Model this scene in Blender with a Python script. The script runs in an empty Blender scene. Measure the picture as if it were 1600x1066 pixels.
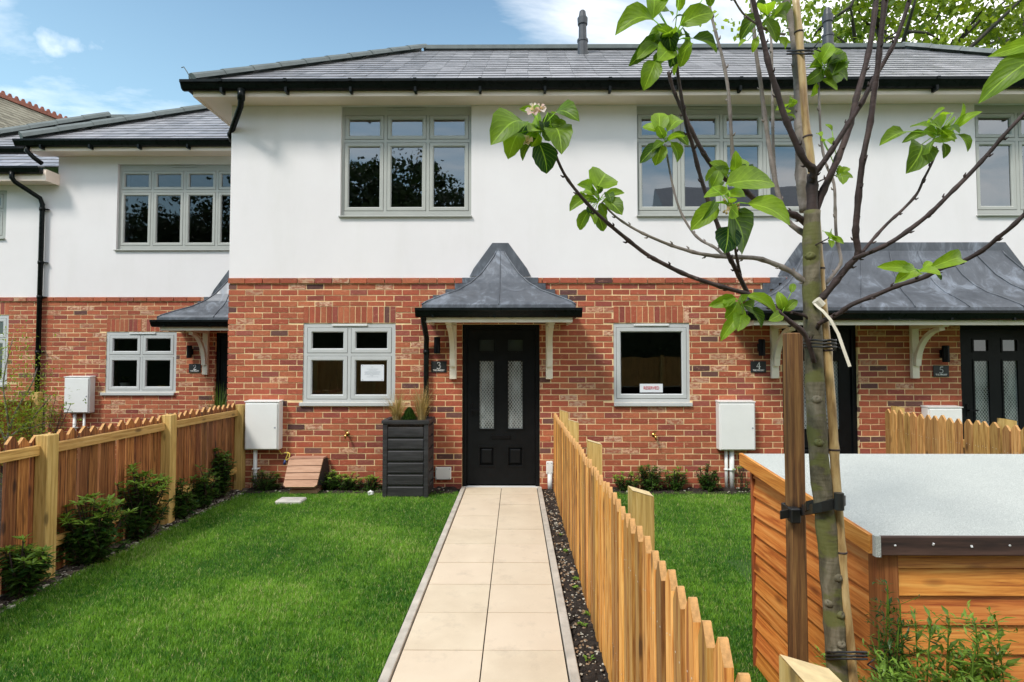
import bpy, math, random
import numpy as np
from mathutils import Vector, Matrix
random.seed(7)
rnd = random.random
def U(a, b): return a + (b - a) * rnd()
S = bpy.context.scene
COL = S.collection
# ---------------------------------------------------------------- camera
F = 872.0; CAMH = 1.64; PITCH = math.atan(30 / F); YAW = 6 / F
cd = bpy.data.cameras.new('camera'); cam = bpy.data.objects.new('camera', cd); COL.objects.link(cam)
cd.sensor_width = 36; cd.lens = F / 1600 * 36; cd.clip_end = 2000; cd.clip_start = 0.05
cam.location = (0, 0, CAMH); cam.rotation_euler = (math.pi / 2 + PITCH, 0, YAW)
S.camera = cam
# ---------------------------------------------------------------- sky and sun
SUNEL = math.radians(50); SUNAZ = math.radians(222)
w = bpy.data.worlds.new('World'); S.world = w; w.use_nodes = True
nt = w.node_tree; nt.nodes.clear()
def WN(t): return nt.nodes.new(t)
sky = WN('ShaderNodeTexSky'); sky.sky_type = 'NISHITA'; sky.sun_disc = False
sky.sun_elevation = SUNEL; sky.sun_rotation = SUNAZ; sky.air_density = 1.0; sky.dust_density = 0.6; sky.ozone_density = 1.0
tc = WN('ShaderNodeTexCoord'); sp = WN('ShaderNodeSeparateXYZ'); nt.links.new(tc.outputs['Generated'], sp.inputs[0])
def WM(op, a, b=None):
    n = WN('ShaderNodeMath'); n.operation = op
    for i, v in enumerate((a, b)):
        if v is None: continue
        if isinstance(v, (int, float)): n.inputs[i].default_value = v
        else: nt.links.new(v, n.inputs[i])
    return n.outputs[0]
zz = WM('ADD', WM('MAXIMUM', sp.outputs[2], 0.0), 0.12)
cx = WM('DIVIDE', sp.outputs[0], zz); cy = WM('DIVIDE', sp.outputs[1], zz)
cb = WN('ShaderNodeCombineXYZ'); nt.links.new(cx, cb.inputs[0]); nt.links.new(cy, cb.inputs[1])
nz = WN('ShaderNodeTexNoise'); nz.inputs['Scale'].default_value = 0.9; nz.inputs['Detail'].default_value = 7; nz.inputs['Roughness'].default_value = 0.58
nz.inputs['Distortion'].default_value = 0.3
mp = WN('ShaderNodeMapping'); mp.inputs['Location'].default_value = (3.1, 1.7, 0); mp.inputs['Scale'].default_value = (1, 1.6, 1)
nt.links.new(cb.outputs[0], mp.inputs[0]); nt.links.new(mp.outputs[0], nz.inputs['Vector'])
# more cloud towards the south (behind the camera) and to the east
bias = WM('ADD', WM('MULTIPLY', sp.outputs[1], 0.04), WM('MULTIPLY', sp.outputs[0], 0.22))
dens = WM('ADD', WM('ADD', nz.outputs[0], bias), 0.035)
cr = WN('ShaderNodeMapRange'); cr.inputs[1].default_value = 0.45; cr.inputs[2].default_value = 0.74; nt.links.new(dens, cr.inputs[0])
cr.clamp = True
# one small puffy cloud low in the north west
ysafe = WM('MAXIMUM', sp.outputs[1], 0.05); cu_ = WM('DIVIDE', sp.outputs[0], ysafe); cv_ = WM('DIVIDE', sp.outputs[2], ysafe)
nz2 = WN('ShaderNodeTexNoise'); nz2.inputs['Scale'].default_value = 14; nz2.inputs['Detail'].default_value = 6; nt.links.new(tc.outputs['Generated'], nz2.inputs['Vector'])
tilt = WM('ADD', WM('SUBTRACT', cv_, 0.590), WM('MULTIPLY', WM('ADD', cu_, 0.83), 0.18))
e2_ = WM('ADD', WM('POWER', WM('ABSOLUTE', WM('DIVIDE', WM('ADD', cu_, 0.83), 0.12)), 2), WM('POWER', WM('ABSOLUTE', WM('DIVIDE', tilt, 0.036)), 2))
cl_ = WN('ShaderNodeMapRange'); cl_.inputs[1].default_value = 0.0; cl_.inputs[2].default_value = 1.6; cl_.inputs[4].default_value = 0.7; nt.links.new(WM('SUBTRACT', WM('ADD', WM('MULTIPLY', nz2.outputs[0], 6.5), -2.9), e2_), cl_.inputs[0])
mx = WN('ShaderNodeMix'); mx.data_type = 'RGBA'; nt.links.new(WM('MAXIMUM', cr.outputs[0], cl_.outputs[0]), mx.inputs[0])
hz = WN('ShaderNodeMapRange'); hz.inputs[1].default_value = 0.62; hz.inputs[2].default_value = 0.0; hz.inputs[4].default_value = 0.58; nt.links.new(sp.outputs[2], hz.inputs[0])
mh = WN('ShaderNodeMix'); mh.data_type = 'RGBA'; nt.links.new(hz.outputs[0], mh.inputs[0]); tn = WN('ShaderNodeMix'); tn.data_type = 'RGBA'; tn.blend_type = 'MULTIPLY'; tn.inputs[0].default_value = 1; tn.inputs[7].default_value = (.82, .95, .90, 1); nt.links.new(sky.outputs[0], tn.inputs[6])
nt.links.new(tn.outputs[2], mh.inputs[6]); mh.inputs[7].default_value = (3.6, 5.4, 5.8, 1)
nt.links.new(mh.outputs[2], mx.inputs[6]); mx.inputs[7].default_value = (8.0, 7.9, 7.8, 1)
bg = WN('ShaderNodeBackground'); bg.inputs[1].default_value = 0.14; nt.links.new(mx.outputs[2], bg.inputs[0])
wo = WN('ShaderNodeOutputWorld'); nt.links.new(bg.outputs[0], wo.inputs[0])
ld = bpy.data.lights.new('sun', 'SUN'); ld.energy = 1.95; ld.angle = math.radians(12); ld.color = (1, 0.95, 0.87)
lo = bpy.data.objects.new('sun', ld); COL.objects.link(lo)
sd = Vector((math.sin(SUNAZ) * math.cos(SUNEL), math.cos(SUNAZ) * math.cos(SUNEL), math.sin(SUNEL)))
lo.rotation_euler = sd.to_track_quat('Z', 'Y').to_euler()
S.view_settings.view_transform = 'Standard'; S.view_settings.look = 'None'; S.view_settings.gamma = 1; S.view_settings.exposure = 0.75
S.cycles.max_bounces = 8; S.cycles.transparent_max_bounces = 12; S.cycles.use_denoising = True
# ---------------------------------------------------------------- measuring helpers (only used to survey positions)
def ray(px, py):
    x = (px - 800) / F; y = (533 - py) / F
    Y = math.cos(PITCH) - y * math.sin(PITCH); Z = math.sin(PITCH) + y * math.cos(PITCH)
    return (x * math.cos(YAW) - Y * math.sin(YAW), x * math.sin(YAW) + Y * math.cos(YAW), Z)
def at(px, py, Y):
    r = ray(px, py); t = Y / r[1]; return Vector((r[0] * t, Y, CAMH + r[2] * t))
# ---------------------------------------------------------------- materials
def lin(r, g, b):
    f = lambda c: ((c / 255 + 0.055) / 1.055) ** 2.4 if c > 10 else c / 255 / 12.92
    return (f(r), f(g), f(b), 1)
class MT:
    def __init__(s, name):
        s.m = bpy.data.materials.new(name); s.m.use_nodes = True; s.t = s.m.node_tree; s.n = s.t.nodes; s.n.clear()
        s.out = s.n.new('ShaderNodeOutputMaterial'); s.p = s.n.new('ShaderNodeBsdfPrincipled'); s.l(s.p.outputs[0], s.out.inputs[0])
    def l(s, a, b): s.t.links.new(a, b)
    def N(s, t, **k):
        n = s.n.new(t)
        for a, v in k.items():
            if a in n.inputs: n.inputs[a].default_value = v
            else: setattr(n, a, v)
        return n
    def coord(s, scale=(1, 1, 1), kind='Object', rot=(0, 0, 0), rand=False):
        c = s.N('ShaderNodeTexCoord'); m = s.N('ShaderNodeMapping'); m.inputs['Scale'].default_value = scale; m.inputs['Rotation'].default_value = rot
        s.l(c.outputs[kind], m.inputs[0])
        if rand:
            oi = s.N('ShaderNodeObjectInfo'); cmb = s.N('ShaderNodeCombineXYZ'); mm = s.N('ShaderNodeMath', operation='MULTIPLY'); mm.inputs[1].default_value = 57
            s.l(oi.outputs['Random'], mm.inputs[0]); s.l(mm.outputs[0], cmb.inputs[0]); s.l(mm.outputs[0], cmb.inputs[2]); s.l(cmb.outputs[0], m.inputs['Location'])
        return m.outputs[0]
    def noise(s, vec, scale, detail=5, rough=0.55, dist=0.0):
        n = s.N('ShaderNodeTexNoise'); n.inputs['Scale'].default_value = scale; n.inputs['Detail'].default_value = detail
        n.inputs['Roughness'].default_value = rough; n.inputs['Distortion'].default_value = dist
        if vec is not None: s.l(vec, n.inputs['Vector'])
        return n.outputs[0]
    def mr(s, v, a, b, c=0.0, d=1.0):
        n = s.N('ShaderNodeMapRange'); n.inputs[1].default_value = a; n.inputs[2].default_value = b; n.inputs[3].default_value = c; n.inputs[4].default_value = d
        s.l(v, n.inputs[0]); return n.outputs[0]
    def math(s, op, a, b=None):
        n = s.N('ShaderNodeMath', operation=op)
        for i, v in enumerate((a, b)):
            if v is None: continue
            if isinstance(v, (int, float)): n.inputs[i].default_value = v
            else: s.l(v, n.inputs[i])
        return n.outputs[0]
    def mix(s, f, a, b, bt='MIX'):
        n = s.N('ShaderNodeMix', data_type='RGBA', blend_type=bt)
        for i, v in ((0, f), (6, a), (7, b)):
            if isinstance(v, (int, float)): n.inputs[i].default_value = v
            elif isinstance(v, tuple): n.inputs[i].default_value = v if len(v) == 4 else v + (1,)
            else: s.l(v, n.inputs[i])
        return n.outputs[2]
    def ramp(s, v, stops, const=False):
        n = s.N('ShaderNodeValToRGB'); e = n.color_ramp.elements
        if const: n.color_ramp.interpolation = 'CONSTANT'
        while len(e) > 1: e.remove(e[-1])
        e[0].position = stops[0][0]; e[0].color = tuple(stops[0][1][:3]) + (1,)
        for p, c in stops[1:]:
            q = e.new(p); q.color = tuple(c[:3]) + (1,)
        s.l(v, n.inputs[0]); return n.outputs[0]
    def bump(s, h, st, dist=0.01):
        b = s.N('ShaderNodeBump'); b.inputs['Strength'].default_value = st; b.inputs['Distance'].default_value = dist
        s.l(h, b.inputs['Height']); s.l(b.outputs[0], s.p.inputs['Normal']); return b
    def base(s, c):
        if isinstance(c, tuple): s.p.inputs['Base Color'].default_value = c if len(c) == 4 else c + (1,)
        else: s.l(c, s.p.inputs['Base Color'])
    def rough(s, r):
        if isinstance(r, (int, float)): s.p.inputs['Roughness'].default_value = r
        else: s.l(r, s.p.inputs['Roughness'])
def c3(r, g, b): return (r, g, b, 1)
def m_plain(name, c, rough=0.5, nscale=8, var=0.12, bump=0.1, metal=0.0, bscale=60, bd=0.003):
    m = MT(name); v = m.coord(); n = m.noise(v, nscale)
    m.base(m.mix(m.mr(n, 0.3, 0.7), tuple(x * (1 - var) for x in c[:3]), tuple(min(1, x * (1 + var)) for x in c[:3])))
    m.rough(m.mr(m.noise(v, nscale * 2.3), 0.3, 0.7, max(0.02, rough - 0.08), min(1, rough + 0.08)))
    m.p.inputs['Metallic'].default_value = metal
    if bump: m.bump(m.noise(v, bscale), bump, bd)
    return m.m
def m_wood(name, cols, grain=(62, 62, 2.4), rough=0.75, rand=True, knot=True, spread=0.5, bump=0.35):
    """cols dark->light; grain = coordinate scale, small along the grain"""
    m = MT(name); v = m.coord(grain, rand=rand); n = m.noise(v, 1.0, 7, 0.62, 0.5)
    v2 = m.coord(tuple(g * 4 for g in grain), rand=rand); n2 = m.noise(v2, 1.0, 3)
    f = m.math('ADD', m.math('MULTIPLY', n, 0.75), m.math('MULTIPLY', n2, 0.25))
    c = m.ramp(f, [(0.37, cols[0]), (0.5, cols[1]), (0.63, cols[2])])
    if knot:
        vo = m.N('ShaderNodeTexVoronoi'); vo.inputs['Scale'].default_value = 1.0
        gs = tuple((9 if g > 5 else 3.2) for g in grain); m.l(m.coord(gs, rand=rand), vo.inputs['Vector'])
        k = m.mr(vo.outputs['Distance'], 0.09, 0.20, 1.0, 0.0)
        c = m.mix(m.math('MULTIPLY', k, 0.75), c, tuple(x * 0.3 for x in cols[0][:3]))
    if rand:
        oi = m.N('ShaderNodeObjectInfo'); hv = m.N('ShaderNodeHueSaturation')
        m.l(m.mr(oi.outputs['Random'], 0, 1, 1 - spread * .6, 1 + spread * .5), hv.inputs['Value'])
        m.l(m.mr(m.math('FRACT', m.math('MULTIPLY', oi.outputs['Random'], 13.7)), 0, 1, 0.492, 0.506), hv.inputs['Hue']); m.l(c, hv.inputs['Color']); c = hv.outputs[0]
    m.base(c); m.rough(rough); m.bump(f, bump, 0.004)
    return m.m
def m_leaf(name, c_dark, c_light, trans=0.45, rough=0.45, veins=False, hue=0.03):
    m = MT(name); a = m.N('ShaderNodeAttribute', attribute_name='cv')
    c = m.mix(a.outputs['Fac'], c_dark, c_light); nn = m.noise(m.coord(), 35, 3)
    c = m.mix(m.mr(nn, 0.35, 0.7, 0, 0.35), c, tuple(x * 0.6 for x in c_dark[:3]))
    if veins:
        uv = m.N('ShaderNodeTexCoord'); s2 = m.N('ShaderNodeSeparateXYZ'); m.l(uv.outputs['UV'], s2.inputs[0])
        au = m.math('ABSOLUTE', m.math('SUBTRACT', s2.outputs[0], 0.5))
        mid = m.mr(au, 0.012, 0.035, 1, 0)
        wv = m.math('SINE', m.math('MULTIPLY', m.math('SUBTRACT', s2.outputs[1], m.math('MULTIPLY', au, 0.9)), 40))
        side = m.mr(wv, 0.80, 1.0, 0, 0.28); vn = m.math('MAXIMUM', mid, side)
        c = m.mix(m.math('MULTIPLY', vn, 0.5), c, tuple(min(1, x * 1.5 + .05) for x in c_light[:3]))
        m.bump(m.math('ADD', m.math('MULTIPLY', vn, -0.6), m.mr(wv, -1, 1, 0, 0.5)), 0.35, 0.002)
    m.base(c); m.rough(rough); m.p.inputs['Specular IOR Level'].default_value = 0.35
    tr = m.N('ShaderNodeBsdfTranslucent'); m.l(m.mix(1.0, c, (1.25, 1.25, 0.55), 'MULTIPLY'), tr.inputs[0])
    ms = m.N('ShaderNodeMixShader'); ms.inputs[0].default_value = trans; m.l(m.p.outputs[0], ms.inputs[1]); m.l(tr.outputs[0], ms.inputs[2]); m.l(ms.outputs[0], m.out.inputs[0])
    return m.m
M = {}
def mk_brick():
    m = MT('brick'); a = m.N('ShaderNodeAttribute', attribute_name='col'); v = m.coord()
    n = m.noise(v, 22, 5, 0.65); n2 = m.noise(m.coord((1, 1, 1.5)), 60, 4, 0.7)
    c = m.mix(m.math('MULTIPLY', m.math('SUBTRACT', 1.0, a.outputs['Alpha']), m.mr(m.noise(m.coord((1, 1, 1.8)), 19, 5, .6), 0.44, 0.56, 0, .9)), a.outputs['Color'], (0.44, 0.12, 0.06)); c = m.mix(m.mr(n, 0.3, 0.72, 0.0, 0.30), c, (0.12, 0.035, 0.025))
    c = m.mix(m.mr(m.noise(m.coord((1, 1, 2.6)), 13, 6, 0.7), 0.57, 0.66, 0, 0.5), c, (0.68, 0.36, 0.21))
    c = m.mix(m.mr(n2, 0.3, 0.7, 0, 0.25), c, (0.05, 0.02, 0.02))
    m.base(c); m.rough(0.9); m.bump(m.math('ADD', n, m.math('MULTIPLY', n2, 0.6)), 0.7, 0.006); return m.m
M['brick'] = mk_brick()
M['mortar'] = m_plain('mortar', (0.84, 0.62, 0.34), 0.95, 6, 0.18, 0.6, bscale=150)
def mk_render():
    m = MT('white_render'); v = m.coord(); n = m.noise(v, 0.9, 6, 0.6); n3 = m.noise(m.coord((1.2, 1.2, 0.25)), 1.5, 6, 0.7)
    c = m.mix(m.mr(n, 0.35, 0.7), (0.79, 0.75, 0.755), (0.835, 0.80, 0.805)); c = m.mix(m.mr(n3, 0.50, 0.8, 0, 0.30), c, (0.66, 0.64, 0.60))
    m.base(c); m.rough(0.9); m.bump(m.math('ADD', m.noise(v, 260, 3), m.math('MULTIPLY', m.noise(v, 7, 3), 0.6)), 0.22, 0.004); return m.m
M['render'] = mk_render()
M['soffit'] = m_plain('cream_soffit', (0.93, 0.77, 0.65), 0.55, 3, 0.04, 0.03)
M['cream'] = m_plain('cream_paint', (0.84, 0.76, 0.62), 0.5, 5, 0.05, 0.05)
M['gutter'] = m_plain('black_plastic', (0.006, 0.008, 0.008), 0.3, 6, 0.3, 0.04)
M['black'] = m_plain('black_metal', (0.005, 0.005, 0.006), 0.4, 6, 0.3, 0.05)
M['doorblack'] = m_plain('black_door_paint', (0.006, 0.007, 0.008), 0.4, 12, 0.2, 0.2, bscale=120)
for k_ in ('gutter', 'black', 'doorblack'): [setattr(n_.inputs['Specular IOR Level'], 'default_value', 0.14) for n_ in M[k_].node_tree.nodes if n_.type == 'BSDF_PRINCIPLED']
M['frame'] = m_plain('sage_frame', (0.42, 0.425, 0.395), 0.45, 5, 0.03, 0.03)
M['frame2'] = m_plain('grey_frame', (0.53, 0.54, 0.535), 0.4, 5, 0.03, 0.03)
M['white'] = m_plain('white_plastic', (0.80, 0.80, 0.78), 0.4, 5, 0.03, 0.03)
M['alu'] = m_plain('pale_vent_plastic', (0.75, 0.75, 0.74), 0.35, 5, 0.03, 0.0)
M['dark_gasket'] = m_plain('dark_gasket', (0.03, 0.035, 0.03), 0.7, 5, 0.1, 0.0)
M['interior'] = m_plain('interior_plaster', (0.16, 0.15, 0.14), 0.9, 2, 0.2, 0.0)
def mk_lead():
    m = MT('lead_sheet'); v = m.coord(); n = m.noise(m.coord((1, 1, 0.5)), 5, 7, 0.7, 1.2); n2 = m.noise(v, 1.6, 4)
    c = m.ramp(m.math('ADD', m.math('MULTIPLY', n, 0.65), m.math('MULTIPLY', n2, 0.35)), [(0.3, (0.055, 0.060, 0.072)), (0.52, (0.115, 0.125, 0.145)), (0.68, (0.28, 0.31, 0.365))])
    m.base(c); m.p.inputs['Metallic'].default_value = 0.25; m.rough(m.mr(n, 0.3, 0.7, 0.35, 0.6)); m.bump(m.noise(v, 9, 4), 0.35, 0.01); return m.m
M['lead'] = mk_lead()
def mk_slate(name, c1, c2, c3_, rough):
    m = MT(name); a = m.N('ShaderNodeAttribute', attribute_name='cv'); v = m.coord(); n = m.noise(v, 7, 6, 0.65)
    f = m.math('ADD', m.math('MULTIPLY', a.outputs['Fac'], 0.30), m.math('MULTIPLY', n, 0.70))
    m.base(m.ramp(f, [(0.2, c1), (0.5, c2), (0.8, c3_)])); m.rough(m.mr(n, 0.3, 0.7, rough - 0.1, rough + 0.12))
    m.bump(m.noise(m.coord((1, 0.4, 0.4)), 40, 4), 0.4, 0.004); return m.m
M['slate'] = mk_slate('blue_grey_slate', (0.17, 0.17, 0.18), (0.29, 0.285, 0.30), (0.42, 0.41, 0.425), 0.36)
M['oldslate'] = mk_slate('mossy_old_slate', (0.10, 0.09, 0.065), (0.21, 0.19, 0.14), (0.32, 0.30, 0.23), 0.8)
M['hip'] = m_plain('grey_green_ridge_tile', (0.13, 0.15, 0.145), 0.6, 6, 0.15, 0.3)
M['terracotta'] = m_plain('terracotta', (0.27, 0.10, 0.07), 0.85, 9, 0.3, 0.3)
M['stock'] = m_plain('old_buff_brick', (0.35, 0.26, 0.17), 0.9, 5, 0.25, 0.4)
def mk_glass(name, refl, tint=(1, 1, 1)):
    m = MT(name); m.n.remove(m.p)
    g = m.N('ShaderNodeBsdfGlossy'); g.inputs['Roughness'].default_value = 0.01; g.inputs['Color'].default_value = (0.92, 0.96, 1.0, 1)
    bmp = m.N('ShaderNodeBump'); bmp.inputs['Strength'].default_value = 0.06; bmp.inputs['Distance'].default_value = 0.02; m.l(m.noise(m.coord(), 2.2, 1), bmp.inputs['Height']); m.l(bmp.outputs[0], g.inputs['Normal'])
    t = m.N('ShaderNodeBsdfTransparent'); t.inputs[0].default_value = tint + (1,)
    fr = m.N('ShaderNodeFresnel'); fr.inputs[0].default_value = 1.5
    f = m.math('MINIMUM', m.math('ADD', m.math('MULTIPLY', fr.outputs[0], 1.6), refl), 1.0)
    ms = m.N('ShaderNodeMixShader'); m.l(f, ms.inputs[0]); m.l(t.outputs[0], ms.inputs[1]); m.l(g.outputs[0], ms.inputs[2]); m.l(ms.outputs[0], m.out.inputs[0]); return m.m
M['glass'] = mk_glass('window_glass', 0.14, (0.55, 0.58, 0.58))
M['glass_low'] = mk_glass('window_glass_lower', 0.02, (0.5, 0.52, 0.52))
def mk_doorglass():
    m = MT('diamond_lattice_door_glass'); c = m.coord((1, 1, 1), rot=(0, 0, 0)); s2 = m.N('ShaderNodeSeparateXYZ'); m.l(c, s2.inputs[0])
    x = m.math('MULTIPLY', s2.outputs[0], 27); z = m.math('MULTIPLY', s2.outputs[2], 20)
    a = m.math('ABSOLUTE', m.math('SUBTRACT', m.math('FRACT', m.math('ADD', x, z)), 0.5)); b = m.math('ABSOLUTE', m.math('SUBTRACT', m.math('FRACT', m.math('SUBTRACT', x, z)), 0.5))
    ln = m.math('MAXIMUM', m.mr(a, 0.34, 0.42), m.mr(b, 0.34, 0.42))
    nn = m.noise(m.coord((6, 1, 2.2)), 1.2, 3)
    bc = m.mix(m.mr(nn, 0.35, 0.65), (0.02, 0.025, 0.025), (0.20, 0.23, 0.235))
    m.base(m.mix(m.math('MULTIPLY', ln, 0.6), bc, (0.42, 0.45, 0.45))); m.rough(0.12); m.p.inputs['Specular IOR Level'].default_value = 0.8; m.bump(ln, 0.4, 0.002); return m.m
M['doorglass'] = mk_doorglass()
M['picket'] = m_wood('golden_fence_wood', [(0.26, 0.085, 0.014), (0.62, 0.28, 0.055), (0.80, 0.47, 0.14)], spread=1.0)
M['picket_red'] = m_wood('red_brown_fence_wood', [(0.065, 0.019, 0.005), (0.27, 0.095, 0.024), (0.42, 0.185, 0.055)], spread=0.75)
M['picket_mid'] = m_wood('tan_fence_wood', [(0.22, 0.085, 0.022), (0.50, 0.25, 0.07), (0.64, 0.38, 0.14)], spread=0.55)
M['post'] = m_wood('pale_green_post_wood', [(0.36, 0.22, 0.06), (0.56, 0.37, 0.11), (0.68, 0.49, 0.19)], spread=0.25)
M['rail'] = m_wood('rail_wood', [(0.36, 0.19, 0.05), (0.56, 0.33, 0.10), (0.68, 0.44, 0.17)], grain=(62, 2.4, 62), spread=0.25)
M['cutwood'] = m_plain('fresh_cut_wood', (0.66, 0.50, 0.26), 0.8, 30, 0.15, 0.2)
M['endgrain'] = m_plain('sawn_end_grain', (0.56, 0.30, 0.11), 0.85, 60, 0.3, 0.3)
M['nail'] = m_plain('bright_nail_head', (0.7, 0.66, 0.58), 0.4, 5, 0.05, 0.0)
M['stake'] = m_wood('brown_stake_wood', [(0.05, 0.018, 0.006), (0.15, 0.060, 0.018), (0.26, 0.125, 0.04)], spread=0.1)
M['shedx'] = m_wood('orange_shed_board', [(0.36, 0.09, 0.014), (0.68, 0.25, 0.045), (0.80, 0.38, 0.09)], grain=(2.2, 52, 52), spread=0.2, rough=0.6)
M['shedy'] = m_wood('orange_shed_board_side', [(0.40, 0.10, 0.016), (0.66, 0.23, 0.040), (0.80, 0.36, 0.09)], grain=(52, 2.2, 52), spread=0.25, rough=0.6)
M['shedpost'] = m_wood('red_shed_trim', [(0.20, 0.055, 0.016), (0.30, 0.095, 0.026), (0.38, 0.14, 0.045)], spread=0.1, rough=0.6)
M['sheddark'] = m_wood('dark_shed_fascia', [(0.025, 0.014, 0.010), (0.06, 0.032, 0.022), (0.10, 0.055, 0.038)], grain=(2, 25, 25), spread=0.1)
M['composite'] = m_wood('pinkish_composite', [(0.36, 0.19, 0.12), (0.45, 0.25, 0.16), (0.52, 0.31, 0.21)], grain=(3, 30, 30), knot=False, spread=0.05, bump=0.1)
M['planter'] = m_wood('charcoal_planter', [(0.014, 0.013, 0.014), (0.026, 0.025, 0.027), (0.045, 0.043, 0.047)], grain=(2, 25, 25), knot=False, spread=0.05, rough=0.55, bump=0.6)
def mk_felt():
    m = MT('grey_mineral_felt'); v = m.coord(); n = m.noise(v, 420, 2, 0.8); n2 = m.noise(v, 3, 4)
    c = m.ramp(n, [(0.36, (0.24, 0.25, 0.235)), (0.5, (0.48, 0.50, 0.46)), (0.64, (0.78, 0.79, 0.74))]); c = m.mix(m.mr(n2, 0.4, 0.7, 0, 0.3), c, (0.40, 0.42, 0.39))
    m.base(c); m.rough(0.95); m.bump(n, 0.7, 0.003); return m.m
M['felt'] = mk_felt()
def mk_slab():
    m = MT('buff_paving_slab'); a = m.N('ShaderNodeAttribute', attribute_name='cv'); v = m.coord()
    n = m.noise(v, 2.6, 5, 0.6); n2 = m.noise(v, 300, 2, 0.8)
    c = m.mix(m.mr(n, 0.35, 0.68), (0.70, 0.59, 0.435), (0.60, 0.49, 0.35)); c = m.mix(m.math('MULTIPLY', a.outputs['Fac'], 0.5), c, (0.72, 0.58, 0.44))
    c = m.mix(m.mr(n2, 0.55, 0.75, 0, 0.35), c, (0.72, 0.63, 0.48)); c = m.mix(m.mr(n2, 0.25, 0.42, 0.3, 0), c, (0.34, 0.26, 0.18))
    c = m.mix(m.mr(m.noise(v, 5, 7, 0.75), 0.54, 0.75, 0, 0.5), c, (0.42, 0.34, 0.25))
    m.base(c); m.rough(0.85); m.bump(n2, 0.3, 0.002); return m.m
M['slab'] = mk_slab()
M['kerb'] = m_plain('concrete_edging', (0.50, 0.45, 0.38), 0.9, 9, 0.2, 0.5, bscale=180)
M['concrete'] = m_plain('pale_concrete', (0.50, 0.48, 0.44), 0.9, 9, 0.2, 0.5, bscale=120)
def mk_soil():
    m = MT('dark_soil'); v = m.coord(); n = m.noise(v, 45, 6, 0.75); n2 = m.noise(v, 6, 4)
    c = m.ramp(n, [(0.3, (0.010, 0.007, 0.005)), (0.5, (0.035, 0.024, 0.017)), (0.7, (0.085, 0.062, 0.045))]); m.base(c); m.rough(1.0)
    m.bump(m.math('ADD', n, n2), 1.0, 0.03); return m.m
M['soil'] = mk_soil()
M['drysoil'] = m_plain('dry_stony_soil', (0.15, 0.115, 0.085), 1.0, 22, 0.45, 1.0, bscale=45, bd=.03)
def mk_lawn():
    m = MT('lawn_earth'); v = m.coord(); n = m.noise(v, 60, 5, 0.7)
    m.base(m.ramp(n, [(0.3, (0.02, 0.05, 0.008)), (0.55, (0.05, 0.12, 0.015)), (0.75, (0.09, 0.15, 0.03))])); m.rough(1.0); m.bump(n, 0.8, 0.02); return m.m
M['lawn'] = mk_lawn()
M['grass'] = m_leaf('grass_blade', (0.032, 0.165, 0.008), (0.36, 0.64, 0.065), 0.38, 0.55)
def _straw():
    m = M['grass']; t_ = m.node_tree; p = [n for n in t_.nodes if n.type == 'BSDF_PRINCIPLED'][0]; a = [n for n in t_.nodes if n.type == 'ATTRIBUTE'][0]
    src = p.inputs['Base Color'].links[0].from_socket; r = t_.nodes.new('ShaderNodeMapRange'); r.inputs[1].default_value = .93; r.inputs[2].default_value = 1.0; t_.links.new(a.outputs['Fac'], r.inputs[0])
    x = t_.nodes.new('ShaderNodeMix'); x.data_type = 'RGBA'; t_.links.new(r.outputs[0], x.inputs[0]); t_.links.new(src, x.inputs[6]); x.inputs[7].default_value = (.62, .56, .26, 1); t_.links.new(x.outputs[2], p.inputs['Base Color'])
_straw()
M['appleleaf'] = m_leaf('apple_leaf', (0.018, 0.065, 0.014), (0.34, 0.54, 0.035), 0.52, 0.42, veins=True)
M['shrubleaf'] = m_leaf('glossy_shrub_leaf', (0.016, 0.060, 0.012), (0.26, 0.42, 0.05), 0.25, 0.32)
M['treeleaf'] = m_leaf('spring_tree_leaf', (0.06, 0.13, 0.010), (0.40, 0.50, 0.06), 0.5, 0.5)
M['darkleaf'] = m_leaf('dark_tree_leaf', (0.010, 0.022, 0.006), (0.035, 0.065, 0.015), 0.2, 0.6)
M['strawleaf'] = m_leaf('dry_grass_blade', (0.30, 0.20, 0.07), (0.62, 0.48, 0.22), 0.3, 0.6)
M['petal'] = m_leaf('blossom_petal', (0.75, 0.48, 0.50), (0.85, 0.78, 0.77), 0.4, 0.6)
def mk_bark(name, a, b, c, moss):
    m = MT(name); v = m.coord((1, 1, 0.35)); n = m.noise(v, 22, 6, 0.65, 0.5); n2 = m.noise(m.coord((1, 1, 2.2)), 9, 4)
    k = m.ramp(n, [(0.3, a), (0.5, b), (0.72, c)]); k = m.mix(m.mr(n2, 0.50, 0.58, 0, 0.75), k, moss)
    m.base(k); m.rough(0.75); m.bump(m.math('ADD', n, m.math('MULTIPLY', m.noise(m.coord((1, 1, 6)), 18, 3), 0.5)), 0.6, 0.006); return m.m
M['bark'] = mk_bark('apple_trunk_bark', (0.030, 0.024, 0.012), (0.105, 0.088, 0.050), (0.24, 0.20, 0.14), (0.11, 0.115, 0.02))
M['twig'] = mk_bark('dark_twig_bark', (0.016, 0.008, 0.008), (0.045, 0.025, 0.023), (0.10, 0.065, 0.058), (0.035, 0.022, 0.02))
M['twiggrey'] = mk_bark('grey_twig_bark', (0.10, 0.08, 0.07), (0.20, 0.165, 0.145), (0.32, 0.28, 0.25), (0.13, 0.11, 0.08))
M['treebark'] = mk_bark('dark_tree_bark', (0.02, 0.015, 0.012), (0.045, 0.035, 0.028), (0.09, 0.07, 0.055), (0.04, 0.045, 0.02))
def mk_bamboo():
    m = MT('bamboo_cane'); v = m.coord((3, 3, 0.6)); n = m.noise(v, 14, 5)
    m.base(m.ramp(n, [(0.35, (0.22, 0.13, 0.05)), (0.5, (0.42, 0.28, 0.12)), (0.65, (0.54, 0.40, 0.20))])); m.rough(0.4); m.bump(m.noise(m.coord((20, 20, 1)), 5, 3), 0.2, 0.002); return m.m
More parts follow.
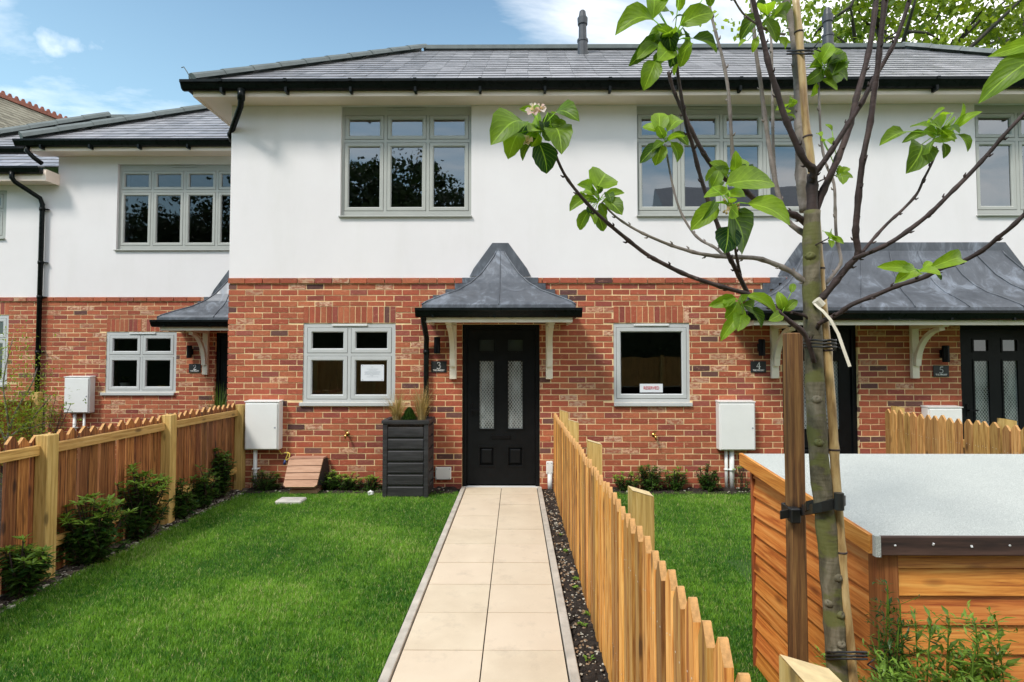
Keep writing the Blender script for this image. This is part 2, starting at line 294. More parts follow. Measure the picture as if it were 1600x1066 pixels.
M['bamboo'] = mk_bamboo()
M['rubber'] = m_plain('black_rubber_strap', (0.012, 0.012, 0.012), 0.5, 10, 0.3, 0.1)
M['paper'] = m_plain('white_paper', (0.72, 0.74, 0.78), 0.7, 4, 0.03, 0.0)
M['label'] = m_plain('pale_label_strip', (0.60, 0.55, 0.45), 0.6, 8, 0.06, 0.1)
M['redink'] = m_plain('red_ink', (0.50, 0.03, 0.05), 0.7, 4, 0.05, 0.0)
M['greyink'] = m_plain('grey_ink', (0.33, 0.36, 0.40), 0.7, 4, 0.05, 0.0)
M['slatesign'] = m_plain('black_slate_sign', (0.012, 0.014, 0.015), 0.5, 20, 0.3, 0.2)
M['signwhite'] = m_plain('sign_lettering', (0.80, 0.80, 0.78), 0.6, 4, 0.02, 0.0)
M['brass'] = m_plain('brass', (0.55, 0.36, 0.12), 0.3, 10, 0.15, 0.1, metal=1.0)
M['yellow'] = m_plain('yellow_cable', (0.70, 0.55, 0.10), 0.5, 10, 0.05, 0.0)
M['bluecap'] = m_plain('blue_plug', (0.03, 0.05, 0.16), 0.5, 10, 0.1, 0.0)
M['ventgrey'] = m_plain('grey_vent_pipe', (0.055, 0.058, 0.065), 0.5, 8, 0.2, 0.1)
M['stone'] = m_plain('pale_stone', (0.48, 0.44, 0.36), 0.9, 20, 0.3, 0.6, bscale=40, bd=0.01)
M['flint'] = m_plain('brown_pebble', (0.26, 0.17, 0.10), 0.8, 20, 0.5, 0.6, bscale=40, bd=0.01)
M['potwhite'] = m_plain('white_ceramic', (0.75, 0.75, 0.73), 0.3, 6, 0.03, 0.0)
# ---------------------------------------------------------------- mesh helpers
WL = {}
def wl(o): return WL.get(o.name, Vector((0, 0, 0)))
def tag(o, label=None, cat=None, group=None, kind=None):
    if label: o['label'] = label
    if cat: o['category'] = cat
    if group: o['group'] = group
    if kind: o['kind'] = kind
    return o
def thing(name, loc, label, cat, group=None):
    o = bpy.data.objects.new(name, None); COL.objects.link(o); o.location = loc; o.empty_display_size = 0.1
    WL[o.name] = Vector(loc); return tag(o, label, cat, group)
class MB:
    def __init__(s): s.v = []; s.f = []; s.cv = []; s.col = []; s.uv = []; s.mi = []; s.m = 0
    def face(s, idx, cv=0.5, col=None, uv=None): s.f.append(idx); s.cv.append(cv); s.col.append(col or (1, 1, 1, 1)); s.uv.append(uv); s.mi.append(s.m)
    def poly(s, pts, cv=0.5, col=None, uv=None):
        n = len(s.v); s.v += [tuple(p) for p in pts]; s.face(tuple(range(n, n + len(pts))), cv, col, uv)
    def hexa(s, p, cv=0.5, col=None, skip=()):
        n = len(s.v); s.v += [tuple(q) for q in p]
        for k, q in enumerate(((0, 3, 2, 1), (4, 5, 6, 7), (0, 1, 5, 4), (1, 2, 6, 5), (2, 3, 7, 6), (3, 0, 4, 7))):
            if k not in skip: s.face(tuple(n + i for i in q), cv, col)
    def box(s, x0, x1, y0, y1, z0, z1, cv=0.5, col=None, skip=()):
        s.hexa([(x0, y0, z0), (x1, y0, z0), (x1, y1, z0), (x0, y1, z0), (x0, y0, z1), (x1, y0, z1), (x1, y1, z1), (x0, y1, z1)], cv, col, skip)
    def bbox(s, x0, x1, y0, y1, z0, z1, b=0.004):
        """box with chamfered vertical and horizontal edges on every side"""
        xs = (x0, x0 + b, x1 - b, x1); ys = (y0, y0 + b, y1 - b, y1); zs = (z0, z0 + b, z1 - b, z1)
        def ring(z, e):
            if e: return [(xs[1], ys[1], z), (xs[2], ys[1], z), (xs[2], ys[2], z), (xs[1], ys[2], z)]
        lo = [(xs[1], ys[0]), (xs[2], ys[0]), (xs[3], ys[1]), (xs[3], ys[2]), (xs[2], ys[3]), (xs[1], ys[3]), (xs[0], ys[2]), (xs[0], ys[1])]
        ci = [(xs[1], ys[1]), (xs[2], ys[1]), (xs[2], ys[1]), (xs[2], ys[2]), (xs[2], ys[2]), (xs[1], ys[2]), (xs[1], ys[2]), (xs[1], ys[1])]
        n = len(s.v)
        for z, r in ((zs[0], ci), (zs[1], lo), (zs[2], lo), (zs[3], ci)): s.v += [(a, c, z) for a, c in r]
        for k in range(3):
            for i in range(8):
                j = (i + 1) % 8; s.face((n + k * 8 + i, n + k * 8 + j, n + k * 8 + 8 + j, n + k * 8 + 8 + i))
        s.face(tuple(n + i for i in range(7, -1, -1))); s.face(tuple(n + 24 + i for i in range(8)))
    def prism(s, pts, axis, a, b, cv=0.5):
        """extrude a 2-D outline along an axis: 'y' outline=(x,z), 'x' outline=(y,z), 'z' outline=(x,y)"""
        def mkp(p, t): return {'y': (p[0], t, p[1]), 'x': (t, p[0], p[1]), 'z': (p[0], p[1], t)}[axis]
        n = len(s.v); k = len(pts); s.v += [mkp(p, a) for p in pts] + [mkp(p, b) for p in pts]
        s.face(tuple(range(n + k - 1, n - 1, -1)), cv); s.face(tuple(range(n + k, n + 2 * k)), cv)
        for i in range(k): j = (i + 1) % k; s.face((n + i, n + j, n + k + j, n + k + i), cv)
    def bar(s, p, q, wx, wy, up=(0, 0, 1), cv=0.5):
        p = Vector(p); q = Vector(q); d = (q - p).normalized(); u = Vector(up); a = d.cross(u)
        if a.length < 1e-4: a = d.cross(Vector((1, 0, 0)))
        a.normalize(); b = a.cross(d).normalized(); a = a * wx / 2; b = b * wy / 2
        s.hexa([p - a - b, p + a - b, p + a + b, p - a + b, q - a - b, q + a - b, q + a + b, q - a + b], cv)
    def tube(s, pts, rad, n=8, cap=True, cv=0.5, flat=1.0):
        pts = [Vector(p) for p in pts]; m = len(pts)
        if isinstance(rad, (int, float)): rad = [rad] * m
        base = len(s.v); pa = None
        for i, p in enumerate(pts):
            d = (pts[min(i + 1, m - 1)] - pts[max(i - 1, 0)]).normalized()
            if pa is None: pa = d.orthogonal().normalized()
            pa = (pa - d * pa.dot(d)); pa = pa.normalized() if pa.length > 1e-6 else d.orthogonal().normalized()
            pb = d.cross(pa)
            for k in range(n):
                t = 2 * math.pi * k / n; s.v.append(tuple(p + (pa * math.cos(t) + pb * math.sin(t) * flat) * rad[i]))
        for i in range(m - 1):
            for k in range(n):
                a = base + i * n + k; b = base + i * n + (k + 1) % n; s.face((a, b, b + n, a + n), cv)
        if cap: s.face(tuple(base + k for k in range(n - 1, -1, -1)), cv); s.face(tuple(base + (m - 1) * n + k for k in range(n)), cv)
    def leaf(s, base, tip, nrm, width, fold=0.25, curl=0.15, cv=0.5, rows=6, serr=0.04, twist=0.0):
        base = Vector(base); tip = Vector(tip); a = tip - base; L = a.length; ad = a / L
        n0 = Vector(nrm); n0 = n0 - ad * n0.dot(ad); n0 = n0.normalized() if n0.length > 1e-5 else ad.orthogonal().normalized()
        us = (-1, -0.5, 0, 0.5, 1); st = len(s.v)
        for r in range(rows + 1):
            t = r / rows; wv = width / 2 * (math.sin(math.pi * min(1, t ** 0.88)) ** 0.62 if 0 < t < 1 else 0.02) * (1 + (serr if r % 2 else -serr))
            q = Matrix.Rotation(twist * t, 3, ad); n1 = q @ n0; sd_ = ad.cross(n1)
            for u in us:
                s.v.append(tuple(base + a * t + sd_ * wv * u * (1 - 0.25 * fold * abs(u)) + n1 * (fold * abs(u) ** 1.4 * wv + curl * L * math.sin(math.pi * t) - 0.08 * L * t * t * (curl > 0))))
        for r in range(rows):
            for k in range(4):
                i = st + r * 5 + k; t0 = r / rows; t1 = (r + 1) / rows
                s.face((i, i + 1, i + 6, i + 5), cv, None, ((k / 4, t0), ((k + 1) / 4, t0), ((k + 1) / 4, t1), (k / 4, t1)))
    def sleaf(s, base, d, nrm, L, W, cv=0.5):
        """small folded leaf: 4 triangles in 2 quads"""
        d = Vector(d).normalized(); n = Vector(nrm); sdv = d.cross(n); 
        if sdv.length < 1e-5: sdv = d.orthogonal()
        sdv.normalize(); n = sdv.cross(d); b = Vector(base); m = b + d * L * 0.5; t = b + d * L - n * L * 0.12
        k = len(s.v); s.v += [tuple(b), tuple(m + sdv * W / 2 + n * W * 0.15), tuple(t), tuple(m - sdv * W / 2 + n * W * 0.15), tuple(m)]
        s.face((k, k + 1, k + 4), cv); s.face((k + 1, k + 2, k + 4), cv); s.face((k + 4, k + 2, k + 3), cv); s.face((k, k + 4, k + 3), cv)
    def blob(s, c, rx, ry, rz, seg=8, rings=5, jit=0.2, cv=0.5):
        n = len(s.v); c = Vector(c)
        s.v.append(tuple(c + Vector((0, 0, -rz))))
        for i in range(1, rings):
            ph = -math.pi / 2 + math.pi * i / rings
            for k in range(seg):
                t = 2 * math.pi * k / seg; j = 1 + U(-jit, jit)
                s.v.append(tuple(c + Vector((rx * math.cos(ph) * math.cos(t) * j, ry * math.cos(ph) * math.sin(t) * j, rz * math.sin(ph) * j))))
        s.v.append(tuple(c + Vector((0, 0, rz)))); e = len(s.v) - 1
        for k in range(seg):
            s.face((n, n + 1 + (k + 1) % seg, n + 1 + k), cv); b = n + 1 + (rings - 2) * seg; s.face((e, b + k, b + (k + 1) % seg), cv)
        for i in range(rings - 2):
            for k in range(seg):
                a = n + 1 + i * seg + k; b = n + 1 + i * seg + (k + 1) % seg; s.face((a, b, b + seg, a + seg), cv)
    def build(s, name, mat, parent=None, smooth=False, loc=None):
        """link as one mesh object; vertices are in world space and are made local to the parent (or to loc)"""
        off = wl(parent) if parent is not None else Vector((0, 0, 0)); o_ = Vector(loc) if loc is not None else off
        me = bpy.data.meshes.new(name); me.from_pydata([(x - o_.x, y - o_.y, z - o_.z) for x, y, z in s.v], [], s.f)
        mats = mat if isinstance(mat, (list, tuple)) else [mat]
        for mm in mats: me.materials.append(M[mm] if isinstance(mm, str) else mm)
        nf = len(s.f)
        if len(mats) > 1: me.polygons.foreach_set('material_index', s.mi)
        a = me.attributes.new('cv', 'FLOAT', 'FACE'); a.data.foreach_set('value', s.cv)
        if any(c is not None and c[0] != 1 for c in s.col):
            a = me.attributes.new('col', 'FLOAT_COLOR', 'FACE'); a.data.foreach_set('color', [x for c in s.col for x in c])
        if any(u is not None for u in s.uv):
            ul = me.uv_layers.new(name='UVMap'); fl = []
            for f, u in zip(s.f, s.uv):
                u = u or [(0.5, 0.5)] * len(f)
                for q in u: fl += [q[0], q[1]]
            ul.data.foreach_set('uv', fl)
        if smooth: me.polygons.foreach_set('use_smooth', [True] * nf)
        me.update(); o = bpy.data.objects.new(name, me); COL.objects.link(o)
        if parent is not None: o.parent = parent; o.location = o_ - off
        elif loc is not None: o.location = loc
        WL[o.name] = o_ if (parent is not None or loc is not None) else Vector((0, 0, 0))
        return o
def copy_tree(o, parent=None):
    c = o.copy(); COL.objects.link(c); c.parent = parent
    for ch in list(o.children): copy_tree(ch, c)
    return c
def put_copy(o, parent, loc):
    """a copy of a repeated part (shared mesh) set at a world position under its thing"""
    c = o.copy(); COL.objects.link(c); c.parent = parent; c.location = Vector(loc) - wl(parent); return c
# ---------------------------------------------------------------- GROUND
YF = 7.15      # front face of houses 3-5
YL = 9.30      # front face of house 2
b = MB(); b.poly([(-150, -80, -0.05), (150, -80, -0.05), (150, 220, -0.05), (-150, 220, -0.05)]); tag(b.build('ground', 'lawn'), kind='structure')
b = MB(); b.box(-3.34, -0.70, -1.5, 6.86, -0.04, 0.015); tag(b.build('lawn', 'lawn'), kind='structure')
b = MB(); b.box(0.62, 4.58, 2.2, 6.86, -0.04, 0.015); tag(b.build('lawn', 'lawn'), kind='structure')
def rough_sheet(x0, x1, y0, y1, z, amp, nx, ny):
    b = MB(); n = 0
    for j in range(ny + 1):
        for i in range(nx + 1):
            e = 0 if i in (0, nx) or j in (0, ny) else 1
            b.v.append((x0 + (x1 - x0) * i / nx, y0 + (y1 - y0) * j / ny, z + amp * (rnd() * e - (1 - e) * .6)))
    for j in range(ny):
        for i in range(nx): a = j * (nx + 1) + i; b.face((a, a + 1, a + nx + 2, a + nx + 1))
    return b
tag(rough_sheet(0.325, 0.64, -1.0, 7.12, 0.0, 0.035, 12, 220).build('soil_bed', 'soil', smooth=True), kind='structure')
tag(rough_sheet(-3.75, -3.28, 0.5, 7.15, 0.0, 0.035, 14, 200).build('soil_bed', 'drysoil', smooth=True), kind='structure')
tag(rough_sheet(-3.35, -0.72, 6.78, 7.14, 0.012, 0.04, 80, 12).build('soil_bed', 'soil', smooth=True), kind='structure')
tag(rough_sheet(0.60, 4.6, 6.78, 7.14, 0.012, 0.04, 100, 12).build('soil_bed', 'soil', smooth=True), kind='structure')
tag(rough_sheet(0.66, 4.6, -0.5, 2.25, 0.0, 0.04, 100, 70).build('soil_bed', 'soil', smooth=True), kind='structure')
tag(rough_sheet(-9.6, -3.76, 3.0, 9.26, 0.0, 0.04, 60, 60).build('soil_bed', 'soil', smooth=True), kind='structure')
# path: buff slabs in two columns
b = MB(); ys = [7.13, 6.74, 6.29, 5.83, 5.38, 4.95, 4.50, 4.07, 3.62, 3.155, 2.70, 2.25, 1.80, 1.35, 0.9, 0.45, 0.0, -0.5, -1.0]
for i in range(len(ys) - 1):
    for x0, x1 in ((-0.628, -0.184), (-0.180, 0.264)):
        h = 0.03 + U(-0.0012, 0.0012); b.box(x0 + .0015, x1 - .0015, ys[i + 1] + .0035, ys[i] - .0035, 0, h, rnd())
tag(b.build('path', 'slab'), kind='structure')
b = MB(); b.box(-0.634, 0.270, -1, 7.13, 0.0, 0.018); tag(b.build('path_bedding', 'soil'), kind='structure')
b = MB(); y = 7.13
while y > -1:
    y2 = y - 0.915
    b.bbox(-0.688, -0.636, y2 + .003, y - .003, -0.05, 0.042, .004); b.bbox(0.272, 0.324, y2 + .12, y - .003 + .12 if y < 7.1 else 7.12, -0.05, 0.042, .004); y = y2
tag(b.build('path_edging', 'kerb'), kind='structure')
# ---------------------------------------------------------------- house helpers
def wall_panel(b, x0, x1, z0, z1, y0, y1, ops):
    xs = sorted(set([x0, x1] + [v for o in ops for v in o[:2] if x0 < v < x1])); zs = sorted(set([z0, z1] + [v for o in ops for v in o[2:4] if z0 < v < z1]))
    solid = lambda i, j: 0 <= i < len(xs) - 1 and 0 <= j < len(zs) - 1 and not any(o[0] <= (xs[i] + xs[i + 1]) / 2 <= o[1] and o[2] <= (zs[j] + zs[j + 1]) / 2 <= o[3] for o in ops)
    for i in range(len(xs) - 1):
        for j in range(len(zs) - 1):
            if not solid(i, j): continue
            a, c, d, e = xs[i], xs[i + 1], zs[j], zs[j + 1]
            b.poly([(a, y0, d), (c, y0, d), (c, y0, e), (a, y0, e)]); b.poly([(a, y1, e), (c, y1, e), (c, y1, d), (a, y1, d)])
            if not solid(i - 1, j): b.poly([(a, y0, d), (a, y0, e), (a, y1, e), (a, y1, d)])
            if not solid(i + 1, j): b.poly([(c, y0, d), (c, y1, d), (c, y1, e), (c, y0, e)])
            if not solid(i, j - 1): b.poly([(a, y0, d), (a, y1, d), (c, y1, d), (c, y0, d)])
            if not solid(i, j + 1): b.poly([(a, y0, e), (c, y0, e), (c, y1, e), (a, y1, e)])
def brick_col():
    r = rnd(); k = U(0.82, 1.15)
    if r < 0.72: c = random.choice([(0.50, 0.125, 0.055), (0.54, 0.155, 0.068), (0.45, 0.10, 0.048)])
    elif r < 0.86: c = random.choice([(0.34, 0.075, 0.05), (0.39, 0.10, 0.068)])
    elif r < 0.955: c = random.choice([(0.74, 0.44, 0.27), (0.66, 0.36, 0.22), (0.78, 0.50, 0.33)])
    else: c = random.choice([(0.12, 0.05, 0.045), (0.17, 0.075, 0.06)])
    return (c[0] * k, c[1] * k, c[2] * k, 0.0 if .86 <= r < .955 else 1.0)
def bricks(b, x0, x1, z0, rows, yf, ops, soldiers, depth=0.05, side=False):
    zone = [(o[0], o[1], o[2], o[3]) for o in ops] + [(s_[0], s_[1], s_[2], s_[3]) for s_ in soldiers]
    for r in range(rows):
        za = z0 + r * 0.075 + 0.006; zb = za + 0.063; off = (r % 2) * 0.1125 + U(-.006, .006)
        proud = 0.022 if r == rows - 1 else 0.0
        k = math.floor((x0 - off) / 0.225) - 1
        while True:
            a = off + k * 0.225 + 0.006; c = a + 0.213; k += 1
            if a > x1: break
            a = max(a, x0); c = min(c, x1)
            if c - a < 0.02: continue
            segs = [(a, c, za, zb)]
            for (ox0, ox1, oz0, oz1) in zone:
                new = []
                for (p, q, u, v_) in segs:
                    if ox1 <= p or ox0 >= q or oz1 <= u or oz0 >= v_: new.append((p, q, u, v_)); continue
                    if oz0 - u > 0.012 : new.append((p, q, u, oz0 - 0.004))
                    elif v_ - oz1 > 0.012: new.append((p, q, oz1 + 0.004, v_))
                    if ox0 - p > 0.015 and not (oz0 - u > 0.012 or v_ - oz1 > 0.012): new.append((p, ox0, u, v_))
                    if q - ox1 > 0.015 and not (oz0 - u > 0.012 or v_ - oz1 > 0.012): new.append((ox1, q, u, v_))
                segs = new
            col = brick_col(); j = U(-.0025, .0025)
            for (p, q, u, v_) in segs:
                e = [U(-.0018, .0018) for _ in range(8)]; yy = yf - proud + j
                b.hexa([(p + e[0], yy, u + e[1]), (q + e[2], yy, u + e[3]), (q, yf + depth, u), (p, yf + depth, u), (p + e[4], yy, v_ + e[5]), (q + e[6], yy, v_ + e[7]), (q, yf + depth, v_), (p, yf + depth, v_)], 0.5, col, skip=(4,))
    for (sx0, sx1, sz0, sz1) in soldiers:
        n = max(1, round((sx1 - sx0) / 0.075)); p = (sx1 - sx0) / n
        for i in range(n):
            a = sx0 + i * p + .004; c = a + p - .009; e = U(-.003, .003)
            b.hexa([(a, yf + e, sz0 + .004), (c, yf + e, sz0 + .004 + U(-.002, .002)), (c, yf + depth, sz0), (a, yf + depth, sz0), (a, yf + e, sz1 - .006), (c, yf + e, sz1 - .006), (c, yf + depth, sz1), (a, yf + depth, sz1)], 0.5, brick_col())
def window(house, x0, z0, z1, yf, ncol, pitch, sash, ml, mt, th, gap, mb_, bar_, fm, gm, sill, top=True, only=None, ventx=None, x1=None, setback=0.03):
    """casement window: outer frame x0.., ncol columns, optional row of top lights"""
    x1 = x1 if x1 is not None else x0 + ml * 2 + pitch * (ncol - 1) + sash
    ya = yf + setback; yb = ya + 0.07
    b = MB(); cols = [(x0 + ml + i * pitch, x0 + ml + i * pitch + sash) for i in range(ncol)]
    rows = [(z0 + mb_, z1 - mt - (th + gap if top else 0))] + ([(z1 - mt - th, z1 - mt)] if top else [])
    b.box(x0, cols[0][0], ya, yb, z0, z1); b.box(cols[-1][1], x1, ya, yb, z0, z1)
    for (a, c), (d, e) in zip(cols[:-1], cols[1:]): b.box(c, d, ya, yb, z0, z1)
    for (a, c) in cols:
        b.box(a, c, ya, yb, z0, rows[0][0]); b.box(a, c, ya, yb, rows[-1][1], z1)
        if top: b.box(a, c, ya, yb, rows[0][1], rows[1][0])
    root = b.build('window', fm, house)
    g = MB()
    for (a, c) in cols:
        for (d, e) in rows:
            for (p, q, u, v_) in ((a, a + .02, d, e), (c - .02, c, d, e), (a + .02, c - .02, d, d + .02), (a + .02, c - .02, e - .02, e)): g.box(p, q, ya + 0.010, ya + .02, u, v_)
    g.build('gasket', 'dark_gasket', root)
    for (a, c) in cols:
        for (d, e) in rows:
            m_ = MB(); q = 0.005; a1, c1, d1, e1 = a + q, c - q, d + q, e - q; k = bar_ - q; yo = ya - 0.004; yi = ya + 0.05; bv = 0.012
            def ringf(p0, p1, y0_, y1_):  # ring of quads between two rectangles (inset p0 at y0_, inset p1 at y1_)
                A = [(a1 + p0, y0_, d1 + p0), (c1 - p0, y0_, d1 + p0), (c1 - p0, y0_, e1 - p0), (a1 + p0, y0_, e1 - p0)]
                B = [(a1 + p1, y1_, d1 + p1), (c1 - p1, y1_, d1 + p1), (c1 - p1, y1_, e1 - p1), (a1 + p1, y1_, e1 - p1)]
                for i in range(4): j = (i + 1) % 4; m_.poly([A[i], A[j], B[j], B[i]])
            ringf(0, 0, yi, yo + .003); ringf(0, .003, yo + .003, yo); ringf(.003, k - bv, yo, yo); ringf(k - bv, k, yo, yo + 0.014); ringf(k, k, yo + 0.014, yi); ringf(k, 0, yi, yi)
            m_.build('sash', fm, root)
            p = MB(); p.poly([(a1 + k, ya + .024, d1 + k), (c1 - k, ya + .024, d1 + k), (c1 - k, ya + .024, e1 - k), (a1 + k, ya + .024, e1 - k)])
            p.build('pane', gm, root)
    if sill:
        s_ = MB(); s_.bbox(x0 - sill[0], x1 + sill[1], yf - 0.035, ya - .002, z0 - sill[2], z0 + .0, .004); s_.build('sill', fm, root)
    if ventx:
        s_ = MB(); s_.bbox(ventx[0], ventx[1], ya - 0.018, ya - .002, z1 - ventx[2] - 0.024, z1 - ventx[2], .003); s_.build('trickle_vent', ventx[3], root)
    return root
def slate_face(b, e0, e1, r0, r1, gauge=0.185, wid=0.30):
    """courses of slates between eave line e0-e1 and ridge line r0-r1 (world points), slope up"""
    e0, e1, r0, r1 = map(Vector, (e0, e1, r0, r1)); ax = (e1 - e0).normalized()
    mid = (r0 + r1) / 2 - (e0 + e1) / 2; up = mid - ax * mid.dot(ax); H_ = up.length; up.normalize(); nrm = ax.cross(up).normalized()
    if nrm.z < 0: nrm = -nrm
    rows = int(H_ / gauge); gauge = H_ / rows; L0 = (e1 - e0).length
    s0 = (r0 - e0).dot(ax); s1 = (r1 - e0).dot(ax)
    for r in range(rows):
        t0 = r / rows; t1 = (r + 1) / rows; xa0, xb0 = s0 * t0, L0 + (s1 - L0) * t0; xa1, xb1 = s0 * t1, L0 + (s1 - L0) * t1
        x = min(xa0, xa1) - (r % 2) * wid / 2 - rnd() * .02
        while x < max(xb0, xb1):
            a, c = x + .002, x + wid - .002; x += wid
            al, ah = max(a, xa0), max(a, xa1); cl, ch = min(c, xb0), min(c, xb1)
            if cl - al < .005 and ch - ah < .005: continue
            cl = max(cl, al); ch = max(ch, ah); j = U(0, .003); k = U(-.004, .004)
            P0 = e0 + ax * al + up * (H_ * t0 + k) + nrm * (0.016 + j); P1 = e0 + ax * cl + up * (H_ * t0 + k) + nrm * (0.016 + j + U(-.001, .002))
            P2 = e0 + ax * ch + up * (H_ * t1 + .01) + nrm * (0.006); P3 = e0 + ax * ah + up * (H_ * t1 + .01) + nrm * (0.006)
            cv = rnd(); b.poly([P0, P1, P2, P3], cv); b.poly([P0 - nrm * .014, P1 - nrm * .014, P1, P0], cv)
def ridge_line(b, p, q, rad=0.11, seg=0.45, lip=True, flat=0.55):
    p, q = Vector(p), Vector(q); n = max(1, round((q - p).length / seg))
    for i in range(n):
        a = p + (q - p) * (i / n); c = p + (q - p) * ((i + 1) / n); d = (c - a).normalized(); sd_ = d.cross(Vector((0, 0, 1))).normalized(); up = sd_.cross(d)
        pr = []
        for k in range(7):
            t = math.pi * k / 6; pr.append((math.cos(t), math.sin(t) * flat))
        R0 = rad * 1.07; R1 = rad * 0.97; k0 = len(b.v)
        for (pt, R) in ((a, R0), (c + d * 0.02, R1)):
            for (u, v_) in pr: b.v.append(tuple(pt + sd_ * u * R + up * (v_ * R - .01)))
        for k in range(6): b.face((k0 + k, k0 + k + 1, k0 + k + 8, k0 + k + 7), rnd())
        b.face(tuple(k0 + k for k in range(7)))
def gutter(b, p, q, wid=0.11, hgt=0.10, caps=True, out=None):
    """ogee gutter along p-q (level), back edge on the line, hanging below z; out = outward horizontal direction"""
    p, q = Vector(p), Vector(q); d = (q - p).normalized(); o = Vector(out); z = Vector((0, 0, 1))
    pr = [(0, 0), (0, -hgt * .95), (wid * .38, -hgt), (wid * .60, -hgt * .88), (wid * .76, -hgt * .60), (wid * .86, -hgt * .38), (wid * 1.0, -hgt * .28), (wid * 1.0, 0), (wid * .93, 0), (wid * .9, -hgt * .2), (wid * .1, -hgt * .5), (wid * .06, 0)]
    k = len(pr); n = len(b.v)
    for pt in (p, q):
        for (u, v_) in pr: b.v.append(tuple(pt + o * u + z * v_))
    for i in range(k): j = (i + 1) % k; b.face((n + i, n + j, n + k + j, n + k + i))
    if caps: b.face(tuple(n + i for i in range(k - 1, -1, -1))); b.face(tuple(n + k + i for i in range(k)))
def room_box(b, x0, x1, y0, y1, z0, z1):
    b.poly([(x0, y1, z0), (x1, y1, z0), (x1, y1, z1), (x0, y1, z1)]); b.poly([(x0, y0, z0), (x1, y0, z0), (x1, y1, z0), (x0, y1, z0)]); b.poly([(x0, y0, z1), (x1, y0, z1), (x1, y1, z1), (x0, y1, z1)])
    b.poly([(x0, y0, z0), (x0, y1, z0), (x0, y1, z1), (x0, y0, z1)]); b.poly([(x1, y0, z0), (x1, y1, z0), (x1, y1, z1), (x1, y0, z1)])
# ---------------------------------------------------------------- MAIN TERRACE (houses 3, 4, 5)
XL = -3.705; XR = 8.60; ZB = 2.70; ZS = 4.957
house = thing('terraced_house', (0, YF, 0), 'nearer white rendered block over red brick with slate roof, black doors and the lead canopies', 'house')
lowops = [(-2.735, -1.545, 1.10, 2.115), (1.25, 2.222, 1.10, 2.115), (-0.688, 0.306, -.01, 2.10), (3.40, 4.365, -.01, 2.10), (5.665, 6.66, -.01, 2.10)]
upops = [(-2.275, -0.577, 3.505, 4.955), (1.57, 3.80, 3.505, 4.955), (5.93, 7.63, 3.505, 4.955)]
b = MB(); wall_panel(b, XL + .012, XR, 0, ZB, YF + .004, YF + .30, lowops)
b.box(XL + .012, XL + .3, YF + .30, 12.0, 0, ZB, skip=(2,)); b.box(XR - .3, XR, YF + .30, 12.0, 0, ZB, skip=(2,)); b.box(XL, XR, 11.7, 12, 0, ZB)
b.build('mortar_wall', 'mortar', house)
b = MB(); bricks(b, XL, XR, 0.0, 36, YF, [o[:2] + (o[2] - .0, o[3]) for o in lowops], [(-2.735, -1.545, 2.118, 2.335), (1.25, 2.222, 2.118, 2.335)])
# brick return on the left flank
for r in range(36):
    z = r * .075 + .005; y = YF + .055 + (r % 2) * .1125
    while y < 11.9: b.box(XL - .0, XL + .05, y, y + .215, z, z + .065, 0.5, brick_col()); y += .225
b.build('brick_wall', 'brick', house)
b = MB(); wall_panel(b, XL, XR, ZB, ZS, YF + .001, YF + .30, upops)
b.box(XL, XL + .3, YF + .30, 12.0, ZB, ZS, skip=(2,)); b.box(XR - .3, XR, YF + .3, 12.0, ZB, ZS, skip=(2,)); b.box(XL, XR, 11.7, 12, ZB, ZS)
b.build('rendered_wall', 'render', house)
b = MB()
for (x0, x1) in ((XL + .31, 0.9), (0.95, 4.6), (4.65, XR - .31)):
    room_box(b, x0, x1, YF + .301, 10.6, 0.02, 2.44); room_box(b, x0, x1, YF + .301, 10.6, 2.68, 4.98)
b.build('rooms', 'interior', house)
# windows
window(house, -2.275, 3.505, 4.955, YF, 3, 0.555, 0.515, 0.036, 0.105, 0.325, 0.040, 0.075, 0.056, 'frame', 'glass', (0.015, 0.012, 0.02), ventx=(-1.68, -1.18, 0.02, 'frame'), x1=-0.577, setback=0.045)
window(house, 1.57, 3.505, 4.955, YF, 4, 0.555, 0.515, 0.020, 0.105, 0.325, 0.040, 0.075, 0.056, 'frame', 'glass', (0.015, 0.012, 0.02), ventx=(2.2, 2.7, 0.02, 'frame'), x1=3.80, setback=0.045)
window(house, 5.93, 3.505, 4.955, YF, 3, 0.555, 0.515, 0.036, 0.105, 0.325, 0.040, 0.075, 0.056, 'frame', 'glass', (0.015, 0.012, 0.02), x1=7.63, setback=0.045)
window(house, -2.735, 1.10, 2.115, YF, 2, 0.565, 0.525, 0.050, 0.055, 0.330, 0.035, 0.038, 0.062, 'frame2', 'glass_low', (0.03, -0.02, 0.045), ventx=(-2.365, -1.91, 0.012, 'alu'), x1=-1.545, setback=0.012)
window(house, 1.25, 1.10, 2.115, YF, 1, 0.9, 0.902, 0.035, 0.052, 0.33, 0.035, 0.048, 0.062, 'frame2', 'glass_low', (0.0, 0.02, 0.045), top=False, ventx=(1.51, 1.96, 0.012, 'alu'), x1=2.222, setback=0.012)
